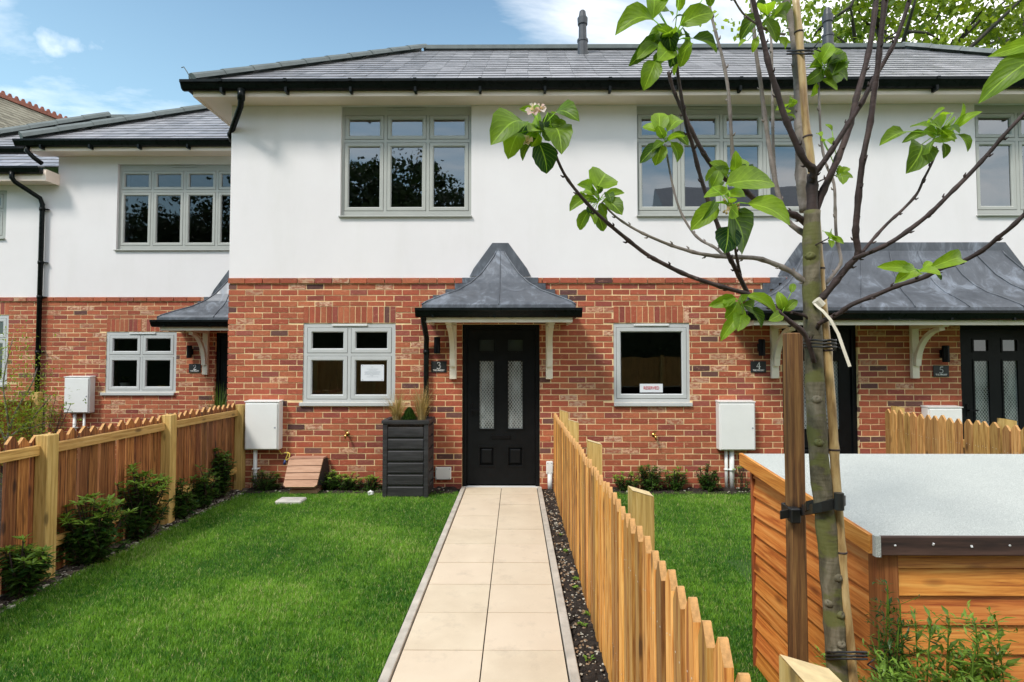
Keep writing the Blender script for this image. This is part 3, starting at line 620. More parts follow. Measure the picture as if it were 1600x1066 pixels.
# eaves
FZ0 = ZS - 0.015
b = MB(); b.box(XL - .31, XR + .3, YF - .29, YF - .001, ZS, ZS + .018); b.box(XL - .31, XL, YF, 12.3, ZS, ZS + .018); b.build('soffit', 'soffit', house)
b = MB(); b.box(XL - .33, XR + .32, YF - .31, YF - .29, FZ0 - .01, FZ0 + .14); b.box(XL - .33, XL - .31, YF - .29, 12.3, FZ0 - .01, FZ0 + .14); b.build('fascia', 'soffit', house)
b = MB(); GZ = 5.10; gutter(b, (XL - .44, YF - .312, GZ), (XR + .3, YF - .312, GZ), .11, .11, True, (0, -1, 0)); gutter(b, (XL - .332, 12.3, GZ), (XL - .332, YF - .314, GZ), .11, .11, True, (-1, 0, 0))
x = XL + 0.05
while x < XR:
    b.box(x, x + .03, YF - .40, YF - .313, GZ - .15, GZ - .09); b.box(x - .005, x + .035, YF - .432, YF - .42, GZ - .03, GZ + .006); x += 0.80
g_ = b.build('gutter', 'gutter', house)
# roof
TP = math.tan(math.radians(35.5)); EX0 = XL - .34; EY = YF - .36; EZ = 5.085; RY = 9.40; RZ = EZ + (RY - EY) * TP; RX0 = EX0 + (RY - EY); EX1 = XR + .34; RX1 = 6.62
RX0 = -1.57; BY = 12.3
b = MB(); pe = [(EX0, EY, EZ), (EX1, EY, EZ), (EX1, BY, EZ), (EX0, BY, EZ)]; ra = (RX0, RY, RZ); rb = (RX1, RY, RZ)
b.poly([pe[0], pe[1], rb, ra]); b.poly([pe[1], pe[2], rb]); b.poly([pe[2], pe[3], ra, rb]); b.poly([pe[3], pe[0], ra]); b.poly([pe[3], pe[2], pe[1], pe[0]])
slate_face(b, pe[0], pe[1], ra, rb, 0.20, 0.30); slate_face(b, pe[1], pe[2], rb, (rb[0] + .001, rb[1], rb[2]), 0.2, 0.3); slate_face(b, pe[3], pe[0], ra, (ra[0], ra[1] - .001, ra[2]), 0.2, 0.3)
roof = b.build('roof', 'slate', house)
b = MB(); ridge_line(b, (EX0 + .02, EY + .02, EZ + .04), (RX0, RY, RZ + .04), 0.105, 0.42, flat=.85); b.build('hip_tiles', 'hip', roof); b = MB(); ridge_line(b, (EX1 - .02, EY + .02, EZ + .04), (RX1, RY, RZ + .04), 0.105, 0.42, flat=.85)
b.build('hip_tiles', 'hip', roof)
b = MB(); b.box(RX0, RX1, RY - .10, RY + .10, RZ - .01, RZ + .055); b.build('ridge_cap', 'hip', roof)
b = MB(); c0 = Vector((EX0 + .02, EY + .0, EZ + .03)); b.tube([c0, c0 + Vector((-.05, -.02, .10)), c0 + Vector((-.09, -.02, .16)), c0 + Vector((-.12, -.02, .15))], .006, 5); b.build('hip_iron', 'hip', roof)
for px, pyb, pyt in ((910.5, 88, 17), (1294, 80, 13)):
    Yv = 8.95; p0 = at(px, pyb, Yv); p1 = at(px, pyt, Yv); X_, z0, z1 = p0.x, p0.z - .15, p1.z; b = MB(); h = z1 - z0
    b.tube([(X_, Yv, z0), (X_, Yv, z0 + .38), (X_, Yv, z0 + .385), (X_, Yv, z0 + .42), (X_, Yv, z0 + .425), (X_, Yv, z1 - .24), (X_, Yv, z1 - .235), (X_, Yv, z1 - .13), (X_, Yv, z1 - .12), (X_, Yv, z1 - .02), (X_, Yv, z1)], [.088, .08, .09, .09, .066, .062, .08, .085, .066, .05, .035], 16)
    v_ = b.build('vent_pipe', 'ventgrey', roof, smooth=False)
# corner downpipe from the gutter back to the flank wall
b = MB(); b.tube([(-3.40, YF - .37, 5.0), (-3.40, YF - .37, 4.88), (-3.42, YF - .34, 4.80), (-3.765, YF + .08, 4.60), (-3.76, YF + .25, 4.50), (-3.76, YF + .40, 4.40), (-3.76, YF + .42, 4.2), (-3.76, YF + .42, 0.0)], .036, 12, flat=1)
b.tube([(-3.40, YF - .37, 4.99), (-3.40, YF - .37, 4.86)], .045, 12); b.tube([(-3.74, YF + .05, 4.615), (-3.765, YF + .15, 4.56)], .044, 12)
b.build('downpipe', 'gutter', house, smooth=True)
def door(x0, x1, z1, yf, wide=False):
    b = MB(); ya = yf + .045; f = .055
    b.box(x0, x0 + f, ya, ya + .08, .03, z1); b.box(x1 - f, x1, ya, ya + .08, .03, z1); b.box(x0 + f, x1 - f, ya, ya + .08, z1 - f, z1)
    d = b.build('door', 'doorblack', house); lx0, lx1 = x0 + f + .004, x1 - f - .004; lz0, lz1 = .05, z1 - f - .004; yl = ya + .022; W = lx1 - lx0
    b = MB(); cxs = [(lx0 + W * .185, lx0 + W * .395), (lx0 + W * .605, lx0 + W * .815)]
    rows = [(.29, .52, 'p'), (.76, 1.63, 'g'), (1.76, 1.90, 'g')]
    ops = [(a, c, r0, r1) for (a, c) in cxs for (r0, r1, k) in rows]
    wall_panel(b, lx0, lx1, lz0, lz1, yl, yl + .04, ops)
    for (a, c) in cxs:
        for (r0, r1, k) in rows:   # raised moulding round every panel
            for (p, q, u, v_) in ((a - .02, c + .02, r0 - .02, r0), (a - .02, c + .02, r1, r1 + .02), (a - .02, a, r0, r1), (c, c + .02, r0, r1)): b.box(p, q, yl - .008, yl - .0005, u, v_)
            if k == 'p':
                b.poly([(a, yl + .02, r0), (c, yl + .02, r0), (c, yl + .02, r1), (a, yl + .02, r1)])
                i = .035; A = [(a + .01, yl + .018, r0 + .01), (c - .01, yl + .018, r0 + .01), (c - .01, yl + .018, r1 - .01), (a + .01, yl + .018, r1 - .01)]; B = [(a + i, yl + .002, r0 + i), (c - i, yl + .002, r0 + i), (c - i, yl + .002, r1 - i), (a + i, yl + .002, r1 - i)]
                b.poly(B)
                for t in range(4): b.poly([A[t], A[(t + 1) % 4], B[(t + 1) % 4], B[t]])
    b.build('door_leaf', 'doorblack', d)
    for (a, c) in cxs:
        for (r0, r1, k) in rows:
            if k == 'g':
                p = MB(); p.poly([(a, yl + .014, r0), (c, yl + .014, r0), (c, yl + .014, r1), (a, yl + .014, r1)]); p.build('door_pane', 'doorglass' if r1 < 1.7 else 'smallpane', d)
    xm = (lx0 + lx1) / 2
    b = MB(); b.bbox(xm - .125, xm + .125, yl - .012, yl - .0005, .63, .675, .003); b.build('letter_slot', 'black', d)
    b = MB(); b.tube([(lx0 + .06, yl - .001, 1.0), (lx0 + .06, yl - .045, 1.0)], .010, 8); b.bbox(lx0 + .05, lx0 + .16, yl - .055, yl - .04, .99, 1.01, .003); b.bbox(lx0 + .045, lx0 + .075, yl - .01, yl - .0005, .92, 1.08, .002); b.build('handle', 'black', d)
    b = MB(); b.bbox(x0, x1, yf - .03, ya + .08, -.01, .028, .006); b.build('threshold', 'white', d)
    return d
m_ = MT('small_door_pane'); m_.base((.03, .035, .035)); m_.rough(.08); m_.p.inputs['Specular IOR Level'].default_value = 1.0; M['smallpane'] = m_.m
door(-0.688, 0.306, 2.10, YF); door(3.40, 4.365, 2.10, YF); door(5.665, 6.66, 2.10, YF)
# ---- lead canopies
def canopy(parent, xl, xr, yf, dep, zb, ztop, brackets, steps=True, mirror=False, pipe=None, inmax=None, sc=1.0, flash=True):
    """concave lead roof on a cream frame: eave box xl..xr, projecting dep from yf, lead from zb up to ztop"""
    prof = [(0, 0), (.06, .05), (.25, .154), (.437, .245), (.607, .373), (.746, .527), (.849, .697), (.921, .821), (.955, .90)]
    half = inmax; b = MB(); rings = []
    top = 0.955
    for (u, v_) in prof:
        i = half * u; d = dep * (1 - u / top * .97); rings.append((xl + i, xr - i, yf - d, zb + (ztop - zb) * v_))
    NS = max(2, int((xr - xl) / .6))
    for k in range(len(rings) - 1):
        a0, a1, ay, az = rings[k]; c0, c1, cy_, cz = rings[k + 1]
        b.poly([(a0, ay, az), (a1, ay, az), (c1, cy_, cz), (c0, cy_, cz)]); b.poly([(a0, yf, az), (a0, ay, az), (c0, cy_, cz), (c0, yf, cz)]); b.poly([(a1, ay, az), (a1, yf, az), (c1, yf, cz), (c1, cy_, cz)])
    r = rings[-1]; b.poly([(r[0], r[2], r[3]), (r[1], r[2], r[3]), (r[1], yf, r[3] + .02), (r[0], yf, r[3] + .02)])
    b.box(xl, xr, yf - dep, yf - .001, zb - .04, zb - .001)      # rolled lead drip edge
    c = b.build('canopy', 'lead', parent)
    # welted seams and hips
    b = MB(); n = 1 if (xr - xl) < 2.2 else 6
    for s_ in range(1, n + 1):
        fx = s_ / (n + 1); b.tube([(r0 + (r1 - r0) * fx + .0, ry - .003, rz + .004) for (r0, r1, ry, rz) in rings], .007, 5)
    for sd_ in (0, 1): b.tube([((r0, r1)[sd_], ry - .002, rz + .003) for (r0, r1, ry, rz) in rings], .010, 6)
    b.build('lead_seams', 'lead', c, smooth=True)
    if flash:
        a0, a1 = rings[-1][0], rings[-1][1]; b = MB(); zt = ztop + .03; o = []
        Lp = [(a0 - .27, ZB + .03)]
        pts = [(a0 - .05, zt), (a0 - .29, ZB + .12), (a0 - .34, ZB + .02), (a1 + .34, ZB + .02), (a1 + .29, ZB + .12), (a1 + .05, zt)]
        b.prism(pts, 'y', yf - .012, yf - .002)
        for k in range(1, 5):    # stepped flashing down the brick courses
            zc = ZB - k * .075; u = np.interp((zc - zb) / (ztop - zb), [p_[1] for p_ in prof], [p_[0] for p_ in prof]); e = xl + half * u - .15
            b.box(e, xl + half * u + .05, yf - .031 + k * .001, yf - .003, zc - .0, zc + .0735); b.box(xr - half * u - .05, xr + xl - e, yf - .031 + k * .001, yf - .003, zc, zc + .0735)
        b.build('flashing', 'lead', c)
    # cream frame
    fx0, fx1 = xl + .055, xr - .055; b = MB()
    b.box(fx0, fx1, yf - dep + .05, yf - .001, zb - .17, zb - .13); b.box(fx0 - .02, fx1 + .02, yf - dep + .03, yf - dep + .05, zb - .205, zb - .045)
    b.box(fx0 - .02, fx0, yf - dep + .05, yf - .001, zb - .205, zb - .045); b.box(fx1, fx1 + .02, yf - dep + .05, yf - .001, zb - .205, zb - .045); b.build('fascia', 'cream', c)
    b = MB(); gz = zb - .042; gy = yf - dep + .03
    gutter(b, (xl - .07, gy, gz), (xr + .07, gy, gz), .10, .11, True, (0, -1, 0)); gutter(b, (fx0 - .021, yf - .02, gz), (fx0 - .021, gy, gz), .10, .11, True, (-1, 0, 0)); gutter(b, (fx1 + .021, gy, gz), (fx1 + .021, yf - .02, gz), .10, .11, True, (1, 0, 0))
    x = xl + .12
    while x < xr: b.box(x, x + .022, gy - .07, gy - .001, gz - .11, gz - .08); x += .72
    b.build('gutter', 'gutter', c)
    for (bx, wd, bot) in brackets:
        b = MB(); zt = zb - .171; L = dep - .09
        b.bbox(bx - wd / 2, bx + wd / 2, yf - .055, yf - .002, bot, zt, .004); b.bbox(bx - wd / 2 + .004, bx + wd / 2 - .004, yf - L, yf - .056, zt - .05, zt - .001, .004)
        pts = []; 
        for k in range(9):
            t = k / 8; ang = t * math.pi / 2; yy = yf - .055 - (L - .12) * (1 - math.cos(ang)) - .0; z_ = bot + .16 + (zt - .05 - bot - .16) * math.sin(ang); pts.append((yy, z_))
        k0 = len(b.v); hw = wd / 2 - .012
        for (yy, z_), t in zip(pts, range(9)):
            tt = t / 8; dy, dz = .03 * math.sin(tt * 1.57), .03 * math.cos(tt * 1.57); dy, dz = (-.045 * math.cos(tt * 1.4), .045 * math.sin(tt * 1.4) * -1)
            b.v += [(bx - hw, yy, z_), (bx + hw, yy, z_), (bx + hw, yy + dy, z_ + dz * .9), (bx - hw, yy + dy, z_ + dz * .9)]
        for t in range(8):
            for q in range(4): a = k0 + t * 4 + q; e = k0 + t * 4 + (q + 1) % 4; b.face((a, e, e + 4, a + 4))
        b.face((k0, k0 + 1, k0 + 2, k0 + 3)); b.face((k0 + 35, k0 + 34, k0 + 33, k0 + 32))
        b.build('bracket', 'cream', c)
    if pipe is not None:
        b = MB(); px_ = pipe; b.tube([(px_ + .06, gy - .03, gz - .05), (px_ + .06, gy - .02, gz - .11), (px_ + .055, gy + .03, gz - .17), (px_ + .01, yf - .09, gz - .33), (px_, yf - .055, gz - .42), (px_, yf - .05, gz - .52), (px_, yf - .05, 0.03)], .034, 12)
        for z_ in (gz - .48, 1.0, .4): b.tube([(px_, yf - .05, z_), (px_, yf - .05, z_ - .05)], .040, 12)
        b.build('downpipe', 'gutter', c, smooth=True)
    return c
canopy(house, -1.10, 0.70, YF, 0.65, 2.29, 3.12, [(-0.80, .085, 1.40), (0.425, .085, 1.40)], pipe=-1.14, inmax=.887)
canopy(house, 2.745, 7.17, YF, 0.65, 2.255, 3.12, [(3.29, .09, 1.41), (5.06, .09, 1.41), (6.88, .09, 1.41)], inmax=1.0)
# vents and pipes low on the wall
for (x0, x1, z0, z1) in ((-1.02, -0.82, .13, .285), (0.385, 0.47, .20, .36)):
    b = MB(); b.bbox(x0, x1, YF - .05, YF - .004, z0, z1, .008); v_ = b.build('wall_vent_cover', 'white', house)
    b = MB()
    for zz_ in (z0 + .02, z1 - .02):
        for xx_ in (x0 + .018, x1 - .018): b.tube([(xx_, YF - .054, zz_), (xx_, YF - .0505, zz_)], .006, 8)
    b.build('screw', 'greyink', v_)
b = MB(); b.tube([(0.43, YF - .04, .20), (0.43, YF - .04, 0.0)], .03, 12); b.build('waste_pipe', 'white', house, smooth=True)
# ---------------------------------------------------------------- HOUSE 2 (set back on the left)
H0 = -7.75
house2 = thing('terraced_house', (-6, YL, 0), 'set back white rendered house at the left, its lead canopy half hidden by the corner', 'house'); HS = 5.09
low2 = [(-6.865, -5.68, 1.10, 2.115), (-5.03, -4.12, -.01, 2.10), (-9.7, -8.52, 1.24, 2.40)]
up2 = [(-6.74, -4.52, 3.50, 4.96), (-10.0, -8.62, 3.70, 4.52)]
b = MB(); wall_panel(b, -12.0, XL - .01, 0, ZB, YL + .004, YL + .3, low2); b.build('mortar_wall', 'mortar', house2)
b = MB(); bricks(b, -10.6, XL - .02, 0, 36, YL, low2, [(-6.865, -5.68, 2.118, 2.335), (-9.7, -8.52, 2.404, 2.62)]); b.build('brick_wall', 'brick', house2)
b = MB(); wall_panel(b, H0, XL - .01, ZB, HS, YL + .001, YL + .3, up2); wall_panel(b, -12, H0 - .0, ZB, 4.60, YL + .003, YL + .3, up2); b.build('rendered_wall', 'render', house2)
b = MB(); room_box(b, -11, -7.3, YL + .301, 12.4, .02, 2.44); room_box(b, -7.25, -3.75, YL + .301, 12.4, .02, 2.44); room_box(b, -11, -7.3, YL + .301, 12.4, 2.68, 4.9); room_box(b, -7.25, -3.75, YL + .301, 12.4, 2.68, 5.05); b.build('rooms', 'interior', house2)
window(house2, -6.74, 3.50, 4.96, YL, 4, 0.55, 0.51, 0.04, 0.105, 0.325, 0.040, 0.075, 0.056, 'frame', 'glass_low', (0.02, 0.012, 0.02), ventx=(-5.85, -5.42, 0.02, 'frame'), x1=-4.52, setback=.045)
window(house2, -6.865, 1.10, 2.115, YL, 2, 0.56, 0.525, 0.05, 0.055, 0.33, 0.035, 0.038, 0.062, 'frame2', 'glass_low', (0.06, -0.01, 0.045), ventx=(-6.48, -6.04, 0.012, 'alu'), x1=-5.68, setback=.012)
window(house2, -9.7, 1.24, 2.40, YL, 2, 0.56, 0.525, 0.05, 0.055, 0.33, 0.035, 0.038, 0.062, 'frame2', 'glass_low', (0.02, 0.0, 0.045), x1=-8.52, setback=.012)
window(house2, -10.0, 3.70, 4.52, YL, 2, 0.64, 0.60, 0.06, 0.06, 0.25, 0.04, 0.05, 0.056, 'frame', 'glass_low', (0.02, 0.0, 0.02), x1=-8.62, setback=.03)
b = MB(); b.box(H0 - .3, XL - .01, YL - .29, YL - .001, HS, HS + .018); b.build('soffit', 'soffit', house2)
b = MB(); b.box(H0 - .32, XL - .01, YL - .31, YL - .29, HS - .02, HS + .13); b.build('fascia', 'soffit', house2)
b = MB(); GZ2 = 5.235; gutter(b, (H0 - .42, YL - .312, GZ2), (XL - .02, YL - .312, GZ2), .11, .11, True, (0, -1, 0))
gutter(b, (-12.0, YL - .05, GZ2 - .02), (H0 - .40, YL - .05, GZ2 - .02), .11, .11, True, (0, -1, 0))
x = H0
while x < XL: b.box(x, x + .03, YL - .40, YL - .313, GZ2 - .15, GZ2 - .09); x += .8
b.build('gutter', 'gutter', house2)
e0 = (H0 - .35, YL - .36, 5.225); b = MB(); L_ = 3.3; tp2 = .70
r0_ = (e0[0] + L_, e0[1] + L_, e0[2] + L_ * tp2); e1 = (XL - .02, e0[1], e0[2]); r1_ = (XL - .02, r0_[1], r0_[2]); bk = (e0[0], e0[1] + 2 * L_, e0[2]); bk1 = (XL - .02, bk[1], bk[2])
b.poly([e0, e1, r1_, r0_]); b.poly([e0, r0_, bk]); b.poly([bk, r0_, r1_, bk1]); slate_face(b, e0, e1, r0_, r1_, .2, .3); slate_face(b, bk, e0, r0_, (r0_[0], r0_[1] - .001, r0_[2]), .2, .3)
# wing behind, further left
w0 = (-12.6, YL + .65, 5.15); wr0 = (-9.62, 12.95, 7.35); wr1 = (-4.4, 12.95, 7.35); w1 = (-4.4, w0[1], w0[2])
b.poly([w0, w1, wr1, wr0]); b.poly([w0, wr0, (-12.6, 16, 5.15)]); b.poly([(-12.6, 16, 5.15), wr0, wr1, (-4.4, 16, 5.15)]); slate_face(b, w0, w1, wr0, wr1, .2, .3)
# small pent roof over the lower eaves at the far left
pz = 4.80; pa = (-12, YL - .30, pz); pb_ = (H0 + .02, YL - .30, pz); slate_face(b, pa, pb_, (-12, YL + .66, 5.14), (H0 - .4, YL + .66, 5.14), .2, .3); b.poly([pa, pb_, (H0 - .4, YL + .66, 5.13), (-12, YL + .66, 5.13)])
rf2 = b.build('roof', 'slate', house2)
b = MB(); ridge_line(b, (e0[0] + .02, e0[1] + .02, e0[2] + .04), (r0_[0], r0_[1], r0_[2] + .04), .135, .50, flat=.85); b.build('hip_tiles', 'hip', rf2); b = MB(); ridge_line(b, (w0[0], w0[1], w0[2] + .04), (wr0[0], wr0[1], wr0[2] + .04), .16, .55, flat=.85)
b.build('hip_tiles', 'hip', rf2)
b = MB(); b.box(wr0[0], wr1[0], wr0[1] - .1, wr0[1] + .1, wr0[2] - .01, wr0[2] + .06); b.build('ridge_cap', 'hip', rf2)
b = MB(); b.box(-12, H0 + .005, YL - .26, YL - .001, 4.60, 4.618); b.box(-12, H0 + .03, YL - .28, YL - .26, 4.59, 4.78); b.box(H0 + .005, H0 + .03, YL - .26, YL - .001, 4.59, 4.78); b.build('lower_soffit', 'soffit', house2)
b = MB(); gutter(b, (-12, YL - .282, 4.80), (H0 - .02, YL - .282, 4.80), .11, .11, True, (0, -1, 0)); b.build('lower_gutter', 'gutter', house2)
dp = -7.96
b = MB(); b.tube([(H0 - .25, YL - .33, 5.15), (H0 - .25, YL - .33, 5.06), (H0 - .16, YL - .30, 4.96), (H0 - .06, YL - .26, 4.88)], .036, 10)
b.tube([(dp - .27, YL - .34, 4.72), (dp - .27, YL - .34, 4.62), (dp - .25, YL - .30, 4.56), (dp - .03, YL - .07, 4.36), (dp, YL - .055, 4.26), (dp, YL - .055, 4.1), (dp, YL - .055, 0.0)], .036, 12)
for z_ in (4.2, 3.3, 2.72, 1.8, .9): b.tube([(dp, YL - .055, z_), (dp, YL - .055, z_ - .05)], .043, 12); b.box(dp + .03, dp + .09, YL - .06, YL - .01, z_ - .03, z_ - .015)
b.build('downpipe', 'gutter', house2, smooth=True)
# door 2 and canopy 2
HH, house_ = house, house; house = house2
door(-5.03, -4.12, 2.10, YL); house = house_
canopy(house2, -5.62, -3.84, YL, 0.62, 2.31, 3.12, [(-5.17, .09, 1.40)], inmax=.887)
# ---------------------------------------------------------------- things on the walls
def text_mesh(s, size, x, y, z, name, mat, parent, ext=0.0012, bold=0.0, xs=1.0):
    cu = bpy.data.curves.new('lettering', 'FONT'); cu.body = s; cu.size = size; cu.align_x = 'CENTER'; cu.align_y = 'CENTER'; cu.extrude = ext; cu.offset = bold
    t = bpy.data.objects.new('lettering', cu); COL.objects.link(t); dg = bpy.context.evaluated_depsgraph_get(); me = bpy.data.meshes.new_from_object(t.evaluated_get(dg)); bpy.data.objects.remove(t)
    me.transform(Matrix.Diagonal((xs, 1, 1, 1))); me.transform(Matrix.Rotation(math.pi / 2, 4, 'X')); me.materials.clear(); me.materials.append(M[mat])
    o = bpy.data.objects.new(name, me); COL.objects.link(o); o.parent = parent; o.location = Vector((x, y, z)) - wl(parent); return o
def serif_digit(d, cx_, cz, h, y, parent):
    """old style numeral drawn with thick and thin strokes"""
    P_ = {'3': [[(-.24, .36, .03), (-.12, .48, .04), (.06, .49, .05), (.19, .38, .085), (.18, .20, .085), (.05, .08, .05), (-.06, .05, .03)], [(-.04, .06, .03), (.12, .03, .06), (.25, -.10, .10), (.24, -.30, .10), (.08, -.46, .06), (-.12, -.48, .05), (-.27, -.38, .06)]],
          '4': [[(.12, .5, .05), (-.30, -.16, .04), (-.30, -.17, .05), (.32, -.17, .05)], [(.12, .48, .09), (.12, -.5, .10)]],
          '5': [[(.25, .47, .06), (-.14, .45, .06), (-.20, .05, .03), (-.19, .04, .04), (.02, .10, .05), (.22, -.02, .09), (.26, -.22, .10), (.12, -.43, .07), (-.10, -.49, .05), (-.26, -.40, .06)]],
          '2': [[(-.25, .28, .05), (-.16, .45, .05), (.04, .49, .06), (.21, .36, .10), (.19, .14, .09), (0, -.14, .05), (-.28, -.44, .04), (-.27, -.44, .07), (.30, -.44, .09)]]}[d]
    b = MB()
    for st in P_:
        for k in range(len(st) - 1):
            (x0, z0, w0_), (x1, z1, w1_) = st[k], st[k + 1]
            n = 3
            p0 = Vector((cx_ + x0 * h, y, cz + z0 * h)); p1 = Vector((cx_ + x1 * h, y, cz + z1 * h)); dd = (p1 - p0).normalized(); sdv = Vector((-dd.z, 0, dd.x)); e = dd * .004 * 0
            b.poly([p0 - sdv * w0_ * h * .8, p1 - sdv * w1_ * h * .8, p1 + sdv * w1_ * h * .8, p0 + sdv * w0_ * h * .8])
            for q, wq in ((p0, w0_), (p1, w1_)): b.poly([q + Vector((math.cos(a_) * wq * h * .8, -.0002, math.sin(a_) * wq * h * .8)) for a_ in [i * math.pi / 4 for i in range(8)]])
    return b.build('numeral', 'signwhite', parent)
def number_sign(d, x, z, yf, label):
    t = thing('house_number_sign', (x, yf - .004, z), label, 'sign', 'slate house number signs'); b = MB(); b.bbox(x - .098, x + .098, yf - .014, yf - .005, z - .073, z + .073, .002); b.build('plaque', 'slatesign', t)
    serif_digit(d, x, z + .016, .083, yf - .0155, t); text_mesh('THE PRIORY', .030, x, yf - .0145, z - .045, 'lettering', 'signwhite', t, bold=0.0004, xs=.88)
def wall_light(x, z, yf, label):
    t = thing('wall_light', (x, yf - .004, z), label, 'wall light', 'black wall lights beside the doors')
    b = MB(); b.bbox(x - .03, x + .03, yf - .03, yf - .005, z - .05, z + .05, .004); b.build('back_plate', 'black', t)
    b = MB(); b.tube([(x, yf - .075, z - .105), (x, yf - .075, z - .10), (x, yf - .075, z + .10), (x, yf - .075, z + .105)], [.036, .04, .04, .036], 16); b.tube([(x, yf - .075, z), (x, yf - .03, z)], .014, 8); b.build('lamp_body', 'black', t)
number_sign('3', -0.985, 1.555, YF, 'black slate sign numbered 3 beside the door with the pointed canopy')
number_sign('4', 3.09, 1.555, YF, 'black slate sign numbered 4 left of the tree stake')
number_sign('5', 5.405, 1.50, YF, 'black slate sign numbered 5 between the two right hand doors')
number_sign('2', -5.36, 1.505, YL, 'black slate sign numbered 2 on the set back house')
wall_light(-1.0, 1.83, YF, 'black cylinder wall light above the number 3 sign'); wall_light(3.11, 1.80, YF, 'black cylinder wall light above the number 4 sign')
wall_light(5.42, 1.72, YF, 'black cylinder wall light above the number 5 sign'); wall_light(-5.42, 1.78, YL, 'black cylinder wall light above the number 2 sign')
def meter_box(x0, x1, z0, z1, yf, label, pipes, hinge_right=True):
    t = thing('meter_box', ((x0 + x1) / 2, yf, z0), label, 'meter box', 'white meter boxes on the front walls'); dpt = .13
    b = MB(); b.bbox(x0 - .008, x1 + .008, yf - dpt, yf - .003, z0, z1, .01); b.prism([(yf - .004, z1), (yf - dpt - .01, z1 - .001), (yf - dpt - .01, z1 + .008), (yf - .004, z1 + .02)], 'x', x0 - .012, x1 + .012); b.build('case', 'white', t)
    b = MB(); b.bbox(x0 + .008, x1 - .008, yf - dpt - .014, yf - dpt - .001, z0 + .012, z1 - .02, .005); dd = b.build('box_door', 'white', t)
    xk = x1 - .035 if hinge_right else x0 + .035; b = MB(); b.tube([(xk, yf - dpt - .018, (z0 + z1) / 2 - .02), (xk, yf - dpt - .0145, (z0 + z1) / 2 - .02)], .011, 10); b.build('lock', 'greyink', dd)
    for (xp, r) in pipes:
        b = MB(); b.tube([(xp, yf - .05, z0 - .001), (xp, yf - .05, 0.0)], r, 10); b.tube([(xp, yf - .05, z0 - .24), (xp, yf - .05, z0 - .26)], r * 1.5, 10); b.box(xp - .002, xp + .05, yf - .055, yf - .01, z0 - .255, z0 - .24); b.build('pipe', 'white', t, smooth=True)
meter_box(-3.40, -2.985, .515, 1.115, YF, 'white meter box with one pipe behind the fence post of plot 3', [(-3.305, .026)])
meter_box(2.55, 2.985, .515, 1.115, YF, 'white meter box with two pipes right of the reserved window', [(2.65, .02), (2.72, .03)])
meter_box(-7.44, -7.03, .77, 1.36, YL, 'white meter box on the set back brick wall beyond the left fence', [(-7.32, .026), (-7.16, .02)])
meter_box(5.15, 5.56, .45, 1.05, YF, 'white meter box mostly hidden behind the far picket fence', [(5.35, .026)])
# paper notices behind the glass
t = thing('paper_notice', (-1.88, YF + .02, 1.54), 'white paper notice with small grey print in the window left of door 3', 'notice')
b = MB(); n0, n1, m0, m1 = at(563, 570, YF), at(599, 595.5, YF), 0, 0; b.box(n0.x, n1.x, YF + .029, YF + .031, n1.z, n0.z); b.build('sheet', 'paper', t)
b = MB(); ww = n1.x - n0.x; hh = n0.z - n1.z
for (u0, u1, v_) in ((.44, .54, .14), (.25, .75, .26), (.34, .68, .33), (.16, .64, .42), (.66, .84, .42), (.16, .84, .48), (.18, .80, .54), (.16, .83, .60), (.42, .55, .66), (.25, .78, .74)):
    x = n0.x + ww * u0
    while x < n0.x + ww * u1: l_ = U(.006, .018); b.box(x, min(x + l_, n0.x + ww * u1), YF + .027, YF + .0285, n0.z - hh * v_ - .0028, n0.z - hh * v_); x += l_ + .004
b.build('print', 'greyink', t)
for u in (.07, .92):
    for v_ in (.06, .93): b = MB(); b.box(n0.x + ww * u - .006, n0.x + ww * u + .006, YF + .0265, YF + .0285, n0.z - hh * v_ - .004, n0.z - hh * v_ + .004); b.build('tape', 'greyink', t)
t = thing('reserved_sign', (1.70, YF + .02, 1.26), 'small white card with red RESERVED lettering in the square window', 'sign')
s0, s1 = at(1000.5, 600, YF), at(1036.5, 613.5, YF); b = MB(); b.box(s0.x, s1.x, YF + .028, YF + .031, s1.z, s0.z); b.build('card', 'paper', t)
text_mesh('RESERVED', .056, (s0.x + s1.x) / 2, YF + .0265, (s0.z + s1.z) / 2, 'lettering', 'redink', t, bold=.0006, xs=.80)
# ---------------------------------------------------------------- taps, cable, slatted panel, planter, slabs
def tap(x, z, label):
    t = thing('garden_tap', (x, YF, z), label, 'tap', 'brass outdoor taps'); b = MB(); b.tube([(x, YF - .002, z), (x, YF - .07, z), (x, YF - .09, z - .01), (x, YF - .095, z - .05)], [.014, .013, .013, .011], 10); b.tube([(x, YF - .006, z), (x, YF - .003, z)], .028, 12); b.build('spout', 'brass', t, smooth=True)
    b = MB(); b.tube([(x, YF - .055, z + .005), (x, YF - .055, z + .045)], .008, 8); b.bar((x - .03, YF - .055, z + .048), (x + .03, YF - .055, z + .048), .012, .008); b.build('handle', 'brass', t)
tap(-2.15, .70, 'small brass tap on the brick below the notice window'); tap(1.755, .69, 'small brass tap on the brick below the reserved window')
b = MB(); q = [at(435, 702, YF - .03), at(440, 710, YF - .05), at(446, 707, YF - .06), at(450, 709, YF - .05), at(447, 716, YF - .05), at(446, 722, YF - .06)]; b.tube(q, .006, 6)
q2 = [at(449, 707, YF - .04), at(453, 709, YF - .05), at(452, 716, YF - .05), at(447, 720, YF - .06)]; b.tube(q2, .009, 6); b.m = 1; b.tube([at(446, 719, YF - .06), at(444, 726, YF - .07)], .016, 8)
tag(b.build('hanging_cable', ['yellow', 'bluecap'], smooth=True), 'yellow cable loop with a blue plug hanging beside the meter box', 'cable')
t = thing('slatted_box', (-2.7, 6.85, 0), 'pinkish brown slatted box with a sloping front standing against the brick', 'storage box')
